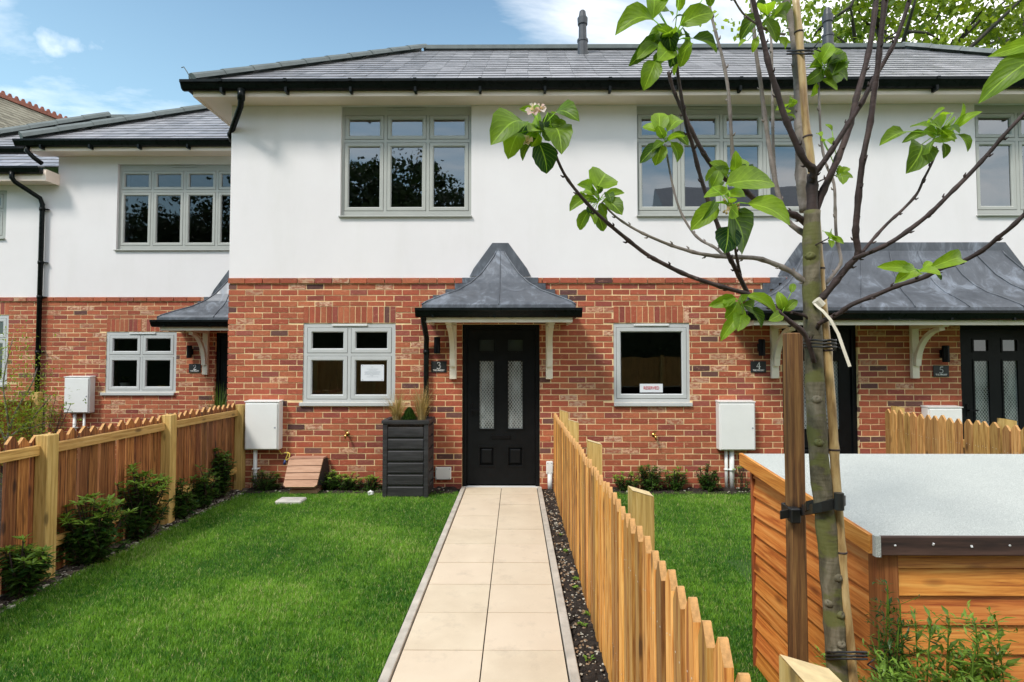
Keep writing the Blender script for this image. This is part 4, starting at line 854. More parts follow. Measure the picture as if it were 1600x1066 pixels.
# sloping front: bottom nearer, top back
TL, TR = at(451, 718, 6.98), at(505, 716.5, 6.98); BL, BR = at(442, 761, 6.72), at(494, 761, 6.72)
b = MB(); n_ = 4
def lerp(a, c, t_): return a + (c - a) * t_
for i in range(n_):
    t0, t1 = i / n_ + .012, (i + 1) / n_ - .012
    if i == 0: t0 = 0
    A, B_, C, D = lerp(BL, TL, t0), lerp(BR, TR, t0), lerp(BR, TR, t1), lerp(BL, TL, t1)
    if i == 0: 
        ch = Vector((.03, 0, 0)); E_, F_ = lerp(BL, TL, .07), lerp(BR, TR, .07)
        pl = [A + ch, B_ - ch, F_, C, D, E_]
    else: pl = [A, B_, C, D]
    nn = (B_ - A).cross(D - A).normalized(); bk_ = [p + (-nn if nn.y < 0 else nn) * .022 for p in pl]; k0 = len(b.v); b.v += [tuple(p) for p in pl] + [tuple(p) for p in bk_]; k = len(pl)
    b.face(tuple(range(k0, k0 + k))); b.face(tuple(range(k0 + 2 * k - 1, k0 + k - 1, -1)))
    for a_ in range(k): c_ = (a_ + 1) % k; b.face((k0 + a_, k0 + k + a_, k0 + k + c_, k0 + c_))
b.build('slatted_front', 'composite', t)
b = MB(); bk0 = Vector((BR.x - .006, 7.12, .06)); b.poly([BR + Vector((-.012, .02, .02)), Vector((BR.x + .05, 7.12, .05)), Vector((TR.x + .01, 7.12, TR.z - .01)), TR + Vector((-.006, .02, -.01))])
b.build('side_panel', 'planter', t); b = MB(); b.poly([BL + Vector((.012, .02, .02)), Vector((BL.x + .05, 7.12, .05)), Vector((TL.x + .01, 7.12, TL.z - .01)), TL + Vector((.006, .02, -.01))]); b.build('side_panel', 'planter', t)
b = MB(); b.box(TL.x, TR.x, 6.98, 7.13, TL.z + .001, TL.z + .02); b.build('lid', 'composite', t); b = MB(); b.box(BL.x + .05, BR.x - .02, 6.8, 7.1, 0.0, .07); b.build('base', 'composite', t)
# charcoal planter
P0, P1 = at(598, 657, 6.62), at(669.5, 657, 6.62); px0, px1, py0, py1, pz0, pz1 = P0.x, P1.x, 6.62, 7.06, .02, P0.z
t = thing('planter', ((px0 + px1) / 2, 6.85, 0), 'tall charcoal slatted planter of dry grasses between window and door 3', 'planter'); b = MB(); nb = 6; hh = (pz1 - pz0 - .07) / nb
b.bbox(px0 + .02, px1 - .02, py0 + .02, py1 - .02, pz0, pz1 - .12, .005)
b.bbox(px0, px0 + .055, py0, py0 + .055, pz0, pz1 - .03, .006); b.bbox(px1 - .055, px1, py0, py0 + .055, pz0, pz1 - .03, .006); b.bbox(px0, px0 + .055, py1 - .055, py1, pz0, pz1 - .03, .006); b.bbox(px1 - .055, px1, py1 - .055, py1, pz0, pz1 - .03, .006)
b.build('planter_body', 'planter', t)
for i in range(nb):
    z0 = pz0 + i * hh + .008; b = MB(); b.bbox(px0 + .056, px1 - .056, py0 + .004, py0 + .03, z0, z0 + hh - .022, .009); b.bbox(px1 - .03, px1 - .004, py0 + .056, py1 - .056, z0, z0 + hh - .022, .009); b.bbox(px0 + .004, px0 + .03, py0 + .056, py1 - .056, z0, z0 + hh - .022, .009); b.build('board', 'planter', t)
b = MB(); rim = .045
for (a, c, d, e) in ((px0 - .012, px1 + .012, py0 - .012, py0 + rim), (px0 - .012, px1 + .012, py1 - rim, py1 + .012), (px0 - .012, px0 + rim, py0 + rim, py1 - rim), (px1 - rim, px1 + .012, py0 + rim, py1 - rim)): b.box(a, c, d, e, pz1 - .04, pz1)
b.build('rim', 'planter', t); b = MB(); b.box(px0 + .02, px1 - .02, py0 + .02, py1 - .02, pz1 - .12, pz1 - .055); b.build('soil', 'soil', t)
def grass_tuft(cx_, cy_, z, n, h, sp_, mat, label, name='ornamental_grass', wd=.004, droop=.5):
    b = MB()
    for i in range(n):
        a = U(0, 6.28); r = U(0, .05); p = Vector((cx_ + math.cos(a) * r, cy_ + math.sin(a) * r, z)); L = h * U(.5, 1.1); k = U(.2, 1) * sp_; pts = []
        dr = Vector((math.cos(a), math.sin(a), 0)); sd_ = Vector((-math.sin(a), math.cos(a), 0)) * wd
        for s_ in range(6): q_ = s_ / 5; pts.append(p + dr * (k * q_ ** 1.7) * L + Vector((0, 0, L * (q_ - droop * k * q_ * q_))))
        c_ = rnd(); st = len(b.v)
        for s_, q in enumerate(pts): w_ = 1 - s_ / 5.3; b.v += [tuple(q - sd_ * w_), tuple(q + sd_ * w_)]
        for s_ in range(5): i0 = st + s_ * 2; b.face((i0, i0 + 1, i0 + 3, i0 + 2), c_)
    return tag(b.build(name, mat, loc=(cx_, cy_, z)), label, 'plant')
grass_tuft(px0 + .13, py0 + .18, pz1 - .06, 190, .50, .7, 'strawleaf', 'straw coloured feathery grass at the left side of the planter')
grass_tuft(px1 - .12, py0 + .2, pz1 - .06, 220, .55, .55, 'strawleaf', 'straw coloured feathery grass at the right side of the planter')
def conifer(cx_, cy_, z, h, r, label):
    b = MB()
    for i in range(900):
        t_ = rnd() ** .7; a = U(0, 6.28); rr = r * (1 - t_) ** .6 * U(.5, 1); p = Vector((cx_ + math.cos(a) * rr, cy_ + math.sin(a) * rr, z + h * t_)); b.sleaf(p, (math.cos(a) * .5, math.sin(a) * .5, 1), (math.cos(a), math.sin(a), .2), .04, .012, U(0, .25))
    tag(b.build('dwarf_conifer', 'shrubleaf', loc=(cx_, cy_, z)), label, 'plant')
conifer((px0 + px1) / 2 + .01, py0 + .17, pz1 - .06, .17, .11, 'small dark green dwarf conifer in the middle of the planter')
b = MB(); g0 = at(430, 789, 6.35); g1 = at(471, 789, 6.35); b.bbox(g0.x, g1.x, 6.33, 6.52, 0.0, .055, .012); tag(b.build('concrete_slab', 'concrete'), 'flat pale concrete slab lying in the lawn near the slatted box', 'slab')
b = MB(); q = at(579, 770, 6.72); b.blob((q.x, 6.72, .055), .035, .025, .035, 7, 5, .3); tag(b.build('stone', 'white'), 'small white stone at the lawn edge left of the planter', 'stone')
# ---------------------------------------------------------------- FENCES
def picket_mesh(w_, th, h, axis='y', point=.055, nails=(.77, .24)):
    """picket standing at its own origin, wide along axis, pointed top"""
    b = MB(); hw = w_ / 2; pts = [(-hw, 0), (hw, 0), (hw, h - point), (hw * .12, h), (-hw * .12, h), (-hw, h - point)]
    b.prism(pts, 'x' if axis == 'y' else 'y', -th / 2, th / 2)
    for i in (4, 5, 6): b.mi[i] = 1
    b.m = 2
    for z in nails:
        for y in (-.018, .016): yy = y + U(-.003, .003); zz = z + U(-.01, .01); b.poly([(-th / 2 - .0008, yy + math.cos(k * 1.047) * .0032, zz + math.sin(k * 1.047) * .0032) for k in range(6)])
    b.m = 0; return b
def fence(label, cat, xf, y0, y1, pitch, w_, h, mat, postys, postx, posth, railx, pick_side, tops, bottom=.02, rails=(.93, .34), rail_h=.085, cham=0):
    t = thing('picket_fence', (xf, y0, 0), label, cat); protos = []
    for k in range(4):
        o = picket_mesh(w_ * U(.96, 1.04), .022, h, 'y', .05).build('picket', [mat, 'endgrain', 'nail'], t, loc=(0, 0, 0)); o.location = Vector((xf, y0 + k * pitch, bottom)) - wl(t); protos.append(o)
    y = y0 + 4 * pitch; i = 0
    while y < y1 + .01:
        o = protos[random.randrange(4)].copy(); COL.objects.link(o); o.parent = t; o.location = Vector((xf + U(-.003, .003), y + U(-.006, .006), bottom + U(-.012, .012))) - wl(t); o.rotation_euler = (U(-.012, .012), 0, U(-.03, .03)); o.scale = (1, U(.92, 1.05), 1); y += pitch; i += 1
    for p_ in protos: p_.rotation_euler = (U(-.01, .01), 0, U(-.03, .03))
    for yp in postys:
        x0, x1 = postx; b = MB(); hp = posth + U(-.01, .01)
        if cham: b.hexa([(x0, yp, -.05), (x1, yp, -.05), (x1, yp + .1, -.05), (x0, yp + .1, -.05), (x0, yp, hp), (x1, yp, hp - cham), (x1, yp + .1, hp - cham), (x0, yp + .1, hp)])
        else: b.bbox(x0, x1, yp, yp + .1, -.05, hp, .005)
        po = b.build('post', 'post', t, loc=(x0, yp, 0))
        if cham: b = MB(); b.poly([(x0 + .001, yp + .001, hp + .003), (x1 - .001, yp + .001, hp - cham + .003), (x1 - .001, yp + .099, hp - cham + .003), (x0 + .001, yp + .099, hp + .003)]); b.build('post_top', 'cutwood', po)
    for zr in rails:
        ps = sorted(postys)
        for a, c in zip([y0 - .05] + [p + .1 for p in ps], ps + [y1 + .05]):
            if c - a > .1: b = MB(); b.bbox(railx[0], railx[1], a + .002, c - .002, zr - rail_h, zr, .004); b.build('rail', 'rail', t, loc=(railx[0], a, zr))
    return t
fence('red brown picket fence along the left side of the lawn, posts on this side', 'fence', -3.548, 2.02, 7.1, .111, .094, 1.075, 'picket_red', (2.68, 4.10, 5.56, 7.02), (-3.535, -3.435), 1.085, (-3.532, -3.492), -1, True, rails=(1.015, .30), rail_h=.075)
fence('golden brown pointed picket fence running along the right side of the path', 'fence', .478, .76, 7.02, .110, .068, .965, 'picket', (1.05, 2.57, 4.10, 5.62, 6.74), (.53, .63), 1.045, (.489, .528), 1, True, bottom=.025, rails=(.82, .30), rail_h=.08, cham=.028)
fence('tan pointed picket fence beyond the shed in front of doors 4 and 5', 'fence', 4.60, 4.2, 7.02, .110, .090, 1.02, 'picket_mid', (5.35, 6.88), (4.652, 4.752), 1.075, (4.611, 4.651), 1, True, bottom=.02, rails=(.82, .30), rail_h=.08, cham=.02)
# dark fence in the garden of house 2
t = thing('panel_fence', (-7.6, 8.6, 0), 'dark brown close boarded fence behind the shrub in the left garden', 'fence')
b = MB()
for i in range(28): x = -8.05 + i * 0.0; y = 6.3 + i * .105; b.box(-7.86, -7.84, y, y + .1, .02, .98, rnd())
o = b.build('board_panel', 'picket_red', t); b = MB(); b.bbox(-7.84, -7.80, 6.3, 9.2, .95, 1.0, .004); b.build('rail', 'picket_red', t)
b = MB(); b.bbox(-7.83, -7.73, 9.0, 9.1, -.05, 1.12, .005); b.build('post', 'post', t, loc=(-7.83, 9.0, 0))
b = MB(); b.bbox(-7.83, -7.73, 6.4, 6.5, -.05, 1.08, .005); b.build('post', 'post', t, loc=(-7.83, 6.4, 0))
# ---------------------------------------------------------------- SHED
t = thing('bike_shed', (2.2, 2.6, 0), 'low orange feather board shed with a grey felt roof behind the young tree', 'shed')
sx0, sx1, sy0, sy1 = 1.282, 3.7, 2.005, 3.03; zf, zbk = .988, 1.085
b = MB(); b.box(sx0 + .02, sx1, sy0 + .02, sy1 - .02, .02, zf - .02); b.build('frame', 'sheddark', t)
nbd = 10; cvr = .0985
for i in range(nbd):
    z0 = .03 + i * cvr
    e = [U(-.003, .003) for _ in range(6)]
    if z0 < zf - .03:
        z1 = min(z0 + cvr + .012, zf - .012); b = MB(); b.hexa([(sx0 + .055, sy0 - .018, z0 + e[0]), (sx1, sy0 - .018, z0 + e[1]), (sx1, sy0 + .018, z0), (sx0 + .055, sy0 + .018, z0), (sx0 + .055, sy0 - .001, z1), (sx1, sy0 - .001, z1), (sx1, sy0 + .018, z1), (sx0 + .055, sy0 + .018, z1)])
        b.build('front_board', 'shedx', t, loc=(sx0, sy0, z0))
for i in range(nbd + 1):
    z0 = .03 + i * cvr; e = [U(-.004, .004) for _ in range(12)]; b = MB(); NN = 6; k0 = len(b.v)
    zt = lambda y: zf + (zbk - zf) * (y - sy0) / (sy1 - sy0) - .03
    for k in range(NN + 1):
        y = sy0 + .03 + (sy1 - .02 - sy0 - .03) * k / NN; za = min(z0 + e[k] * .9, zt(y) - .006); zb_ = min(z0 + cvr + .012, zt(y))
        b.v += [(sx0 - .018, y, za), (sx0 + .018, y, za), (sx0 + .018, y, zb_), (sx0 - .001, y, zb_)]
    for k in range(NN):
        for q in range(4): a = k0 + k * 4 + q; c_ = k0 + k * 4 + (q + 1) % 4; b.face((a, a + 4, c_ + 4, c_))
    b.face((k0, k0 + 1, k0 + 2, k0 + 3)); k1 = k0 + NN * 4; b.face((k1 + 3, k1 + 2, k1 + 1, k1)); b.build('side_board', 'shedy', t, loc=(sx0, sy0, z0))
b = MB(); b.bbox(sx0 - .022, sx0 + .053, sy0 - .024, sy0 + .028, .0, zf - .012, .003); b.build('corner_post', 'shedpost', t)
b = MB(); b.bbox(sx0 - .024, sx0 + .012, sy1 - .02, sy1 + .0, .0, zbk - .03, .002); b.build('corner_post', 'shedpost', t)
b = MB(); ov = .045; A = (sx0 - ov, sy0 - ov, zf + .045); B_ = (sx1 + ov, sy0 - ov, zf + .045); C = (sx1 + ov, sy1 + ov, zbk + .045); D = (sx0 - ov, sy1 + ov, zbk + .045)
NX, NY = 20, 10; k0 = 0
for j in range(NY + 1):
    for i in range(NX + 1):
        x = A[0] + (B_[0] - A[0]) * i / NX; y = A[1] + (D[1] - A[1]) * j / NY; z = A[2] + (D[2] - A[2]) * j / NY; b.v.append((x, y, z + (U(-.002, .002) if 0 < i < NX and 0 < j < NY else 0)))
for j in range(NY):
    for i in range(NX): a = j * (NX + 1) + i; b.face((a, a + 1, a + NX + 2, a + NX + 1))
b.hexa([(A[0], A[1], A[2] - .02), (B_[0], B_[1], B_[2] - .02), (C[0], C[1], C[2] - .02), (D[0], D[1], D[2] - .02), (A[0], A[1], A[2] - .001), (B_[0], B_[1], B_[2] - .001), (C[0], C[1], C[2] - .001), (D[0], D[1], D[2] - .001)])
rf = b.build('felt_roof', 'felt', t, smooth=False)
b = MB(); b.bbox(A[0] + .012, B_[0], A[1] - .018, A[1] - .001, A[2] - .062, A[2] + .003, .003); fo = b.build('front_fascia', 'sheddark', t)
b = MB()
for i in range(12): x = A[0] + .06 + i * .13; b.tube([(x, A[1] - .0215, A[2] - .025 + U(-.01, .01)), (x, A[1] - .0185, A[2] - .025)], .0035, 6)
b.build('nails', 'alu', fo)
b = MB(); b.hexa([(A[0] - .018, A[1] - .0, A[2] - .06), (A[0] - .001, A[1], A[2] - .06), (D[0] - .001, D[1], D[2] - .06), (D[0] - .018, D[1], D[2] - .06), (A[0] - .018, A[1], A[2] + .004), (A[0] - .001, A[1], A[2] + .004), (D[0] - .001, D[1], D[2] + .004), (D[0] - .018, D[1], D[2] + .004)])
b.build('barge_board', 'shedy', t)
b = MB(); b.hexa([(A[0] - .006, A[1] - .019, A[2] - .066), (A[0] + .011, A[1] - .021, A[2] - .066), (A[0] + .011, A[1] - .001, A[2] - .066), (A[0] - .006, A[1] - .001, A[2] - .066), (A[0] - .006, A[1] - .019, A[2] + .005), (A[0] + .011, A[1] - .021, A[2] + .005), (A[0] + .011, A[1] - .001, A[2] + .005), (A[0] - .006, A[1] - .001, A[2] + .005)]); b.build('felt_fold', 'felt', t)
# ---------------------------------------------------------------- YOUNG APPLE TREE
TY = 1.62
tree = thing('apple_tree', (at(1310, 1066, TY).x, TY, 0), 'young apple tree with bare dark branches, sparse bright leaves and one pink blossom', 'tree')
def pxpath(pts, y0, y1):
    n = len(pts); return [at(p[0], p[1], y0 + (y1 - y0) * i / (n - 1)) for i, p in enumerate(pts)]
def smooth(pts, sub=3):
    out = []; n = len(pts)
    for i in range(n - 1):
        p0, p1, p2, p3 = pts[max(0, i - 1)], pts[i], pts[i + 1], pts[min(n - 1, i + 2)]
        for k in range(sub):
            t_ = k / sub; out.append(0.5 * ((2 * p1) + (-p0 + p2) * t_ + (2 * p0 - 5 * p1 + 4 * p2 - p3) * t_ ** 2 + (-p0 + 3 * p1 - 3 * p2 + p3) * t_ ** 3))
    out.append(pts[-1]); return out
g_ = at(1312, 1066, TY)
tp_ = [Vector((g_.x + .06, TY, -.05)), Vector((g_.x + .05, TY, .3))] + pxpath([(1311, 1066), (1305, 990), (1300, 925), (1291, 825), (1281, 733), (1276, 658), (1273, 600), (1272, 564), (1269, 489), (1268, 430), (1268, 380), (1269, 330)], TY, TY)
tp_ = smooth(tp_, 4); n = len(tp_)
b = MB(); rr = []
for i in range(n):
    t_ = i / n; r_ = .0285 - .0065 * t_; 
    z = tp_[i].z
    rr.append(r_ * (1 + .10 * math.exp(-((z * 7.3) % 1 - .5) ** 2 * 40) + U(-.02, .02)))
b.tube(tp_, rr, 16)
for k in range(10):   # knots and pruning scars
    i = int(U(6, n - 3)); a = U(-2.6, -.5); p = tp_[i]; d = Vector((math.cos(a), math.sin(a), .35)); b.tube([p + d * rr[i] * .7, p + d * (rr[i] + .001), p + d * (rr[i] + .004), p + d * (rr[i] + .0035)], [.016, .011, .007, .0035], 9)
trunk = b.build('trunk', 'bark', tree, smooth=True)
def branch(pts, y0, y1, r0, r1, mat='twig', n=8, buds=True):
    q = smooth(pxpath(pts, y0, y1), 4); m = len(q); R = [(r0 + (r1 - r0) * (i / (m - 1))) * (.70 if r0 < .016 else .85) for i in range(m)]; s_ = 0
    for i in range(m):
        if i and i % 5 == 0: R[i] *= 1.22
        else: R[i] *= U(.95, 1.05)
    b = MB(); b.tube(q, R, n)
    if buds:
        for i in range(3, m - 1, 4):
            a = U(0, 6.28); d = (q[i + 1] - q[i - 1]).normalized(); o = d.orthogonal().normalized(); o = Matrix.Rotation(a, 3, d) @ o; b.tube([q[i], q[i] + o * (R[i] + .003) + d * .003, q[i] + o * (R[i] + .006) + d * .010], [R[i] * .7, .0028, .001], 5)
    o = b.build('branch', mat, tree, smooth=True); return q
branch([(1269, 345), (1269, 300), (1269, 272)], TY, TY, .019, .017, 'twig', buds=False)
branch([(1272, 566), (1258, 524), (1232, 501), (1198, 475), (1169, 460), (1127, 448), (1076, 431), (1036, 412), (1008, 396), (975, 370), (951, 350), (924, 325), (897, 294), (880, 269), (866, 238)], TY - .03, 1.30, .0105, .0045)
branch([(1169, 460), (1157, 436), (1147, 416), (1137, 396), (1120, 348), (1108, 318), (1093, 271), (1081, 223), (1074, 203), (1066, 160), (1057, 102), (1052, 62)], 1.53, 1.32, .0095, .0055)
branch([(1157, 430), (1153, 412), (1149, 389), (1147, 360), (1146, 336)], 1.52, 1.30, .006, .0035)
branch([(1266, 444), (1252, 436), (1235, 424), (1211, 413), (1184, 404), (1154, 402), (1127, 401), (1096, 397), (1069, 390), (1042, 381), (1005, 365), (978, 350), (958, 335), (940, 316)], TY, 1.62, .0125, .0035, 'twiggrey')
branch([(1133, 402), (1117, 387), (1096, 376), (1080, 360), (1063, 330), (1052, 294), (1044, 254), (1039, 226)], 1.64, 1.75, .0065, .004, 'twiggrey')
branch([(1262, 352), (1245, 338), (1231, 333), (1215, 327), (1184, 315), (1164, 298), (1140, 283), (1123, 272), (1110, 256), (1096, 234), (1080, 203), (1066, 172), (1053, 143), (1044, 112)], TY + .02, 1.45, .014, .006)
branch([(1147, 284), (1145, 250), (1142, 200), (1138, 143), (1130, 96), (1119, 54), (1111, 22), (1105, -12)], 1.6, 1.60, .0085, .005, 'twiggrey')
branch([(1266, 388), (1256, 366), (1231, 345), (1215, 300), (1204, 242), (1194, 175), (1188, 127), (1181, 80), (1177, 32), (1173, -10)], TY + .03, 1.72, .012, .0065, 'twiggrey')
branch([(1216, 310), (1212, 287), (1208, 223), (1207, 153), (1205, 64), (1202, 20)], 1.74, 1.85, .008, .005, 'twiggrey')
branch([(1269, 278), (1271, 265), (1258, 252), (1242, 220), (1226, 182), (1213, 140), (1202, 105), (1191, 57), (1181, 19), (1174, -14)], TY - .02, 1.50, .0145, .009)
branch([(1258, 330), (1252, 287), (1250, 223), (1248, 160), (1244, 89), (1236, 32), (1224, -12)], TY + .07, 1.76, .0185, .012, 'twiggrey', 10)
branch([(1269, 285), (1276, 268), (1290, 249), (1309, 220), (1331, 185), (1347, 160), (1363, 128), (1382, 96), (1402, 57), (1424, -8)], TY - .01, 1.48, .012, .007)
branch([(1270, 345), (1283, 306), (1299, 271), (1319, 223), (1331, 185), (1338, 153), (1354, 96), (1363, 48), (1370, -10)], TY + .01, 1.60, .0155, .0095)
branch([(1277, 472), (1284, 466), (1298, 450), (1316, 427), (1329, 412), (1341, 397), (1337, 367), (1339, 334), (1344, 281), (1350, 239), (1360, 191), (1366, 143), (1371, 110), (1376, 60), (1384, -10)], TY - .02, 1.42, .0135, .009)
branch([(1335, 404), (1345, 400), (1365, 392), (1395, 377), (1425, 356), (1455, 332), (1484, 303), (1516, 271), (1548, 236), (1570, 210), (1604, 174)], 1.50, 1.30, .0095, .006)
branch([(1347, 395), (1365, 373), (1387, 349), (1410, 328), (1432, 304), (1443, 281), (1456, 255), (1464, 232)], 1.5, 1.48, .0065, .004)
branch([(1277, 513), (1284, 503), (1309, 491), (1331, 476), (1369, 461), (1402, 447), (1440, 435), (1470, 420), (1507, 407), (1537, 390), (1560, 371), (1579, 356), (1608, 328)], TY - .02, 1.25, .0095, .0065)
branch([(1282, 455), (1290, 444), (1309, 420), (1314, 405), (1307, 371), (1305, 330), (1303, 287), (1290, 255), (1283, 217), (1280, 160), (1279, 120)], TY + .04, 1.80, .008, .0045, 'twiggrey')
branch([(1262, 500), (1256, 493), (1230, 486), (1212, 480)], TY, 1.55, .006, .004)
branch([(1262, 265), (1240, 60), (1215, 48), (1190, 38), (1160, 22), (1140, 0)], 1.68, 1.55, .004, .003, 'twiggrey') if False else None
branch([(1226, 54), (1205, 50), (1180, 36), (1160, 20), (1144, -6)], 1.66, 1.50, .0055, .0035, 'twiggrey')
branch([(1275, 286), (1292, 278), (1310, 273)], TY + .02, 1.66, .003, .002)
branch([(1272, 384), (1286, 377), (1296, 372)], TY - .02, 1.56, .003, .002)
branch([(1143, 281), (1155, 277), (1166, 273)], 1.58, 1.55, .003, .002)
# leaves: (base px, tip px, width/length, lean normal, shade)   depth per cluster
def leaves(Y, specs, blossom=None, extra=0, spread=20, size=34, ctr=None):
    b = MB()
    for (bx, by, tx, ty, wr, cv, fold) in specs:
        y0 = Y + U(-.015, .015); y1 = Y + U(-.06, .05); p = at(bx, by, y0); q = at(tx, ty, y1); L = (q - p).length
        nrm = Vector((U(-.25, .25), -1 if cv > .12 else -.8, U(.1, .7)))
        cc = at(ctr[0], ctr[1], Y) if ctr else p
        b.leaf(p, q, nrm, L * wr * 1.08, fold * U(.8, 2.0), U(.04, .24), cv, 8, .035, U(-.35, .35))
        if ctr and (p - cc).length > .004: b.tube([cc, (cc + p) / 2 + Vector((0, -.003, .004)), p], .0012, 5, cv=.8)
    for i in range(extra):
        a = U(0, 6.28); r0 = U(2, 6); r1 = r0 + size * U(.6, 1.15); y0 = Y + U(-.02, .02)
        p = at(ctr[0] + math.cos(a) * r0, ctr[1] + math.sin(a) * r0, y0); q = at(ctr[0] + math.cos(a) * r1 * 1.15, ctr[1] + math.sin(a) * r1 + 3, Y + U(-.07, .07)); L = (q - p).length
        b.leaf(p, q, (U(-.9, .9), U(-1, .3), U(-.2, 1)), L * U(.5, .72), U(.1, .5), U(-.05, .15), U(.25, 1), 7, .035, U(-.6, .6))
    o = b.build('leaf_cluster', 'appleleaf', tree, smooth=True)
    return o
leaves(1.27, [(818, 190, 768, 222, .72, .55, .3), (812, 208, 794, 246, .62, .75, .2), (866, 178, 904, 186, .62, .35, .25), (856, 176, 860, 222, .80, .22, .1), (842, 222, 856, 271, .82, .02, .1), (868, 200, 878, 236, .6, .45, .3),
              (826, 192, 812, 214, .8, .1, .1), (832, 178, 812, 170, .6, .7, .3), (836, 178, 840, 162, .5, .6, .3), (828, 226, 816, 250, .5, .3, .4), (860, 194, 888, 206, .6, .4, .3), (834, 196, 828, 210, .7, .8, .3), (846, 190, 852, 208, .5, .12, .3), (838, 216, 820, 236, .5, .15, .4)], ctr=(846, 206), extra=5, size=24)
leaves(1.30, [(1022, 32, 962, 50, .62, .65, .3), (1062, 40, 1116, 18, .62, .7, .3), (1048, 42, 1012, 62, .72, .6, .1), (1040, 50, 1050, 84, .7, .05, .1), (1066, 44, 1068, 80, .55, .02, .2), (1030, 58, 984, 102, .42, .2, .4), (1026, 68, 996, 90, .45, .8, .2),
              (1024, 96, 1006, 140, .66, .62, .3), (1050, 84, 1048, 106, .8, .02, .1), (1082, 60, 1122, 80, .55, .18, .4), (1078, 62, 1062, 106, .5, .5, .3), (1064, 92, 1082, 66, .4, .7, .3), (1020, 30, 1008, -14, .7, .9, .3), (1026, 16, 1044, -10, .5, .9, .2), (1030, 18, 1052, 22, .5, .6, .2), (1062, -12, 1062, 18, .6, .6, .2),
              (1040, 90, 1024, 104, .8, .3, .2), (1060, 100, 1052, 118, .6, .8, .2), (1105, -10, 1112, 10, .8, .5, .2), (1046, 78, 1030, 92, .7, 1, .3), (1070, 26, 1050, 34, .3, .03, .3)], ctr=(1052, 66), extra=6, size=30)
leaves(1.60, [(932, 296, 948, 268, .9, .8, .2), (924, 300, 904, 288, .6, .7, .3), (920, 308, 890, 328, .6, .55, .3), (930, 306, 908, 300, .6, .8, .3), (944, 308, 976, 300, .5, .65, .3), (948, 312, 972, 334, .7, .4, .3), (922, 326, 904, 360, .5, .45, .3), (930, 328, 944, 362, .6, .4, .3), (922, 332, 930, 350, .6, .7, .3), (934, 304, 938, 290, .5, .15, .3), (918, 322, 924, 338, .7, .05, .2), (948, 300, 956, 316, .6, .2, .3)], ctr=(936, 314), extra=5, size=26)
leaves(1.72, [(1030, 206, 1030, 174, .7, .8, .2), (1028, 206, 1004, 196, .6, .85, .3), (1042, 206, 1068, 186, .6, .75, .3), (1032, 226, 1000, 254, .5, .1, .4), (1034, 226, 1024, 258, .7, .6, .2), (1048, 222, 1060, 254, .6, .45, .3), (1054, 206, 1076, 226, .5, .25, .3)], ctr=(1040, 222), extra=4, size=24)
leaves(1.25, [(1134, 288, 1214, 282, .50, .75, .3), (1168, 318, 1238, 348, .62, .85, .25), (1140, 300, 1098, 306, .5, .95, .3), (1120, 318, 1080, 358, .52, .75, .3), (1142, 330, 1166, 396, .92, .20, .12), (1138, 354, 1134, 394, .78, .0, .1), (1132, 306, 1168, 304, .3, 1., .3), (1112, 292, 1124, 266, .7, .5, .2), (1148, 322, 1160, 334, .8, .05, .2), (1118, 316, 1098, 344, .3, .25, .4)], ctr=(1140, 322), extra=3, size=14)
leaves(1.46, [(1166, 462, 1214, 488, .42, .85, .3), (1150, 466, 1108, 478, .5, .7, .3), (1152, 472, 1134, 498, .75, .65, .2), (1156, 488, 1126, 532, .38, .75, .3), (1158, 490, 1154, 516, .7, .6, .2), (1172, 480, 1192, 512, .6, .12, .3), (1160, 476, 1178, 486, .7, .3, .2)], ctr=(1156, 478), extra=4, size=20)
leaves(1.55, [(1222, 484, 1216, 456, .6, .8, .2), (1226, 486, 1246, 468, .6, .6, .2), (1222, 490, 1204, 500, .4, .7, .2), (1236, 458, 1240, 442, .5, .5, .2)], ctr=(1226, 480))
leaves(1.46, [(1458, 200, 1422, 196, .55, .5, .3), (1448, 210, 1410, 222, .45, .35, .4), (1452, 192, 1474, 168, .7, .85, .2), (1484, 200, 1508, 162, .5, .85, .3), (1488, 204, 1534, 172, .4, .8, .3), (1440, 226, 1420, 268, .62, .3, .3), (1474, 224, 1476, 248, .6, .3, .2), (1496, 210, 1514, 236, .5, .3, .3), (1412, 206, 1376, 224, .45, .6, .4), (1470, 206, 1500, 206, .5, .2, .3), (1488, 178, 1468, 182, .4, .9, .3)], ctr=(1466, 212), extra=8, size=28)
leaves(1.33, [(1424, 422, 1374, 416, .35, .9, .3), (1432, 424, 1400, 440, .5, .85, .3), (1436, 424, 1470, 428, .55, 1., .2), (1450, 420, 1508, 404, .35, .8, .3), (1442, 420, 1456, 408, .5, 1., .2), (1462, 428, 1472, 438, .5, .1, .2)], ctr=(1436, 425))
leaves(1.78, [(1280, 100, 1300, 66, .55, .85, .2), (1290, 90, 1320, 78, .5, .8, .3), (1300, 110, 1326, 124, .7, .5, .2), (1282, 110, 1262, 100, .6, .7, .3), (1292, 102, 1318, 96, .6, .15, .3), (1284, 124, 1310, 140, .5, .5, .3), (1276, 130, 1268, 152, .5, .8, .2), (1300, 118, 1310, 92, .6, .2, .3)], ctr=(1288, 106), extra=9, size=26)
leaves(1.62, [(1190, 24, 1156, 62, .55, .2, .3), (1196, 30, 1216, 66, .6, .6, .2), (1206, 22, 1232, 42, .6, .5, .2), (1180, 8, 1200, 24, .7, .1, .2), (1214, 60, 1228, 78, .6, .75, .2), (1182, 60, 1176, 82, .5, .9, .2), (1168, 64, 1154, 72, .5, .9, .2), (1206, 4, 1230, -6, .6, .4, .2)], ctr=(1200, 28), extra=4, size=28)
leaves(1.66, [(1222, 172, 1242, 160, .5, .9, .2), (1226, 176, 1214, 170, .5, .8, .2), (1230, 180, 1244, 186, .5, .9, .2), (1232, 168, 1236, 152, .5, .5, .2)], ctr=(1228, 176))
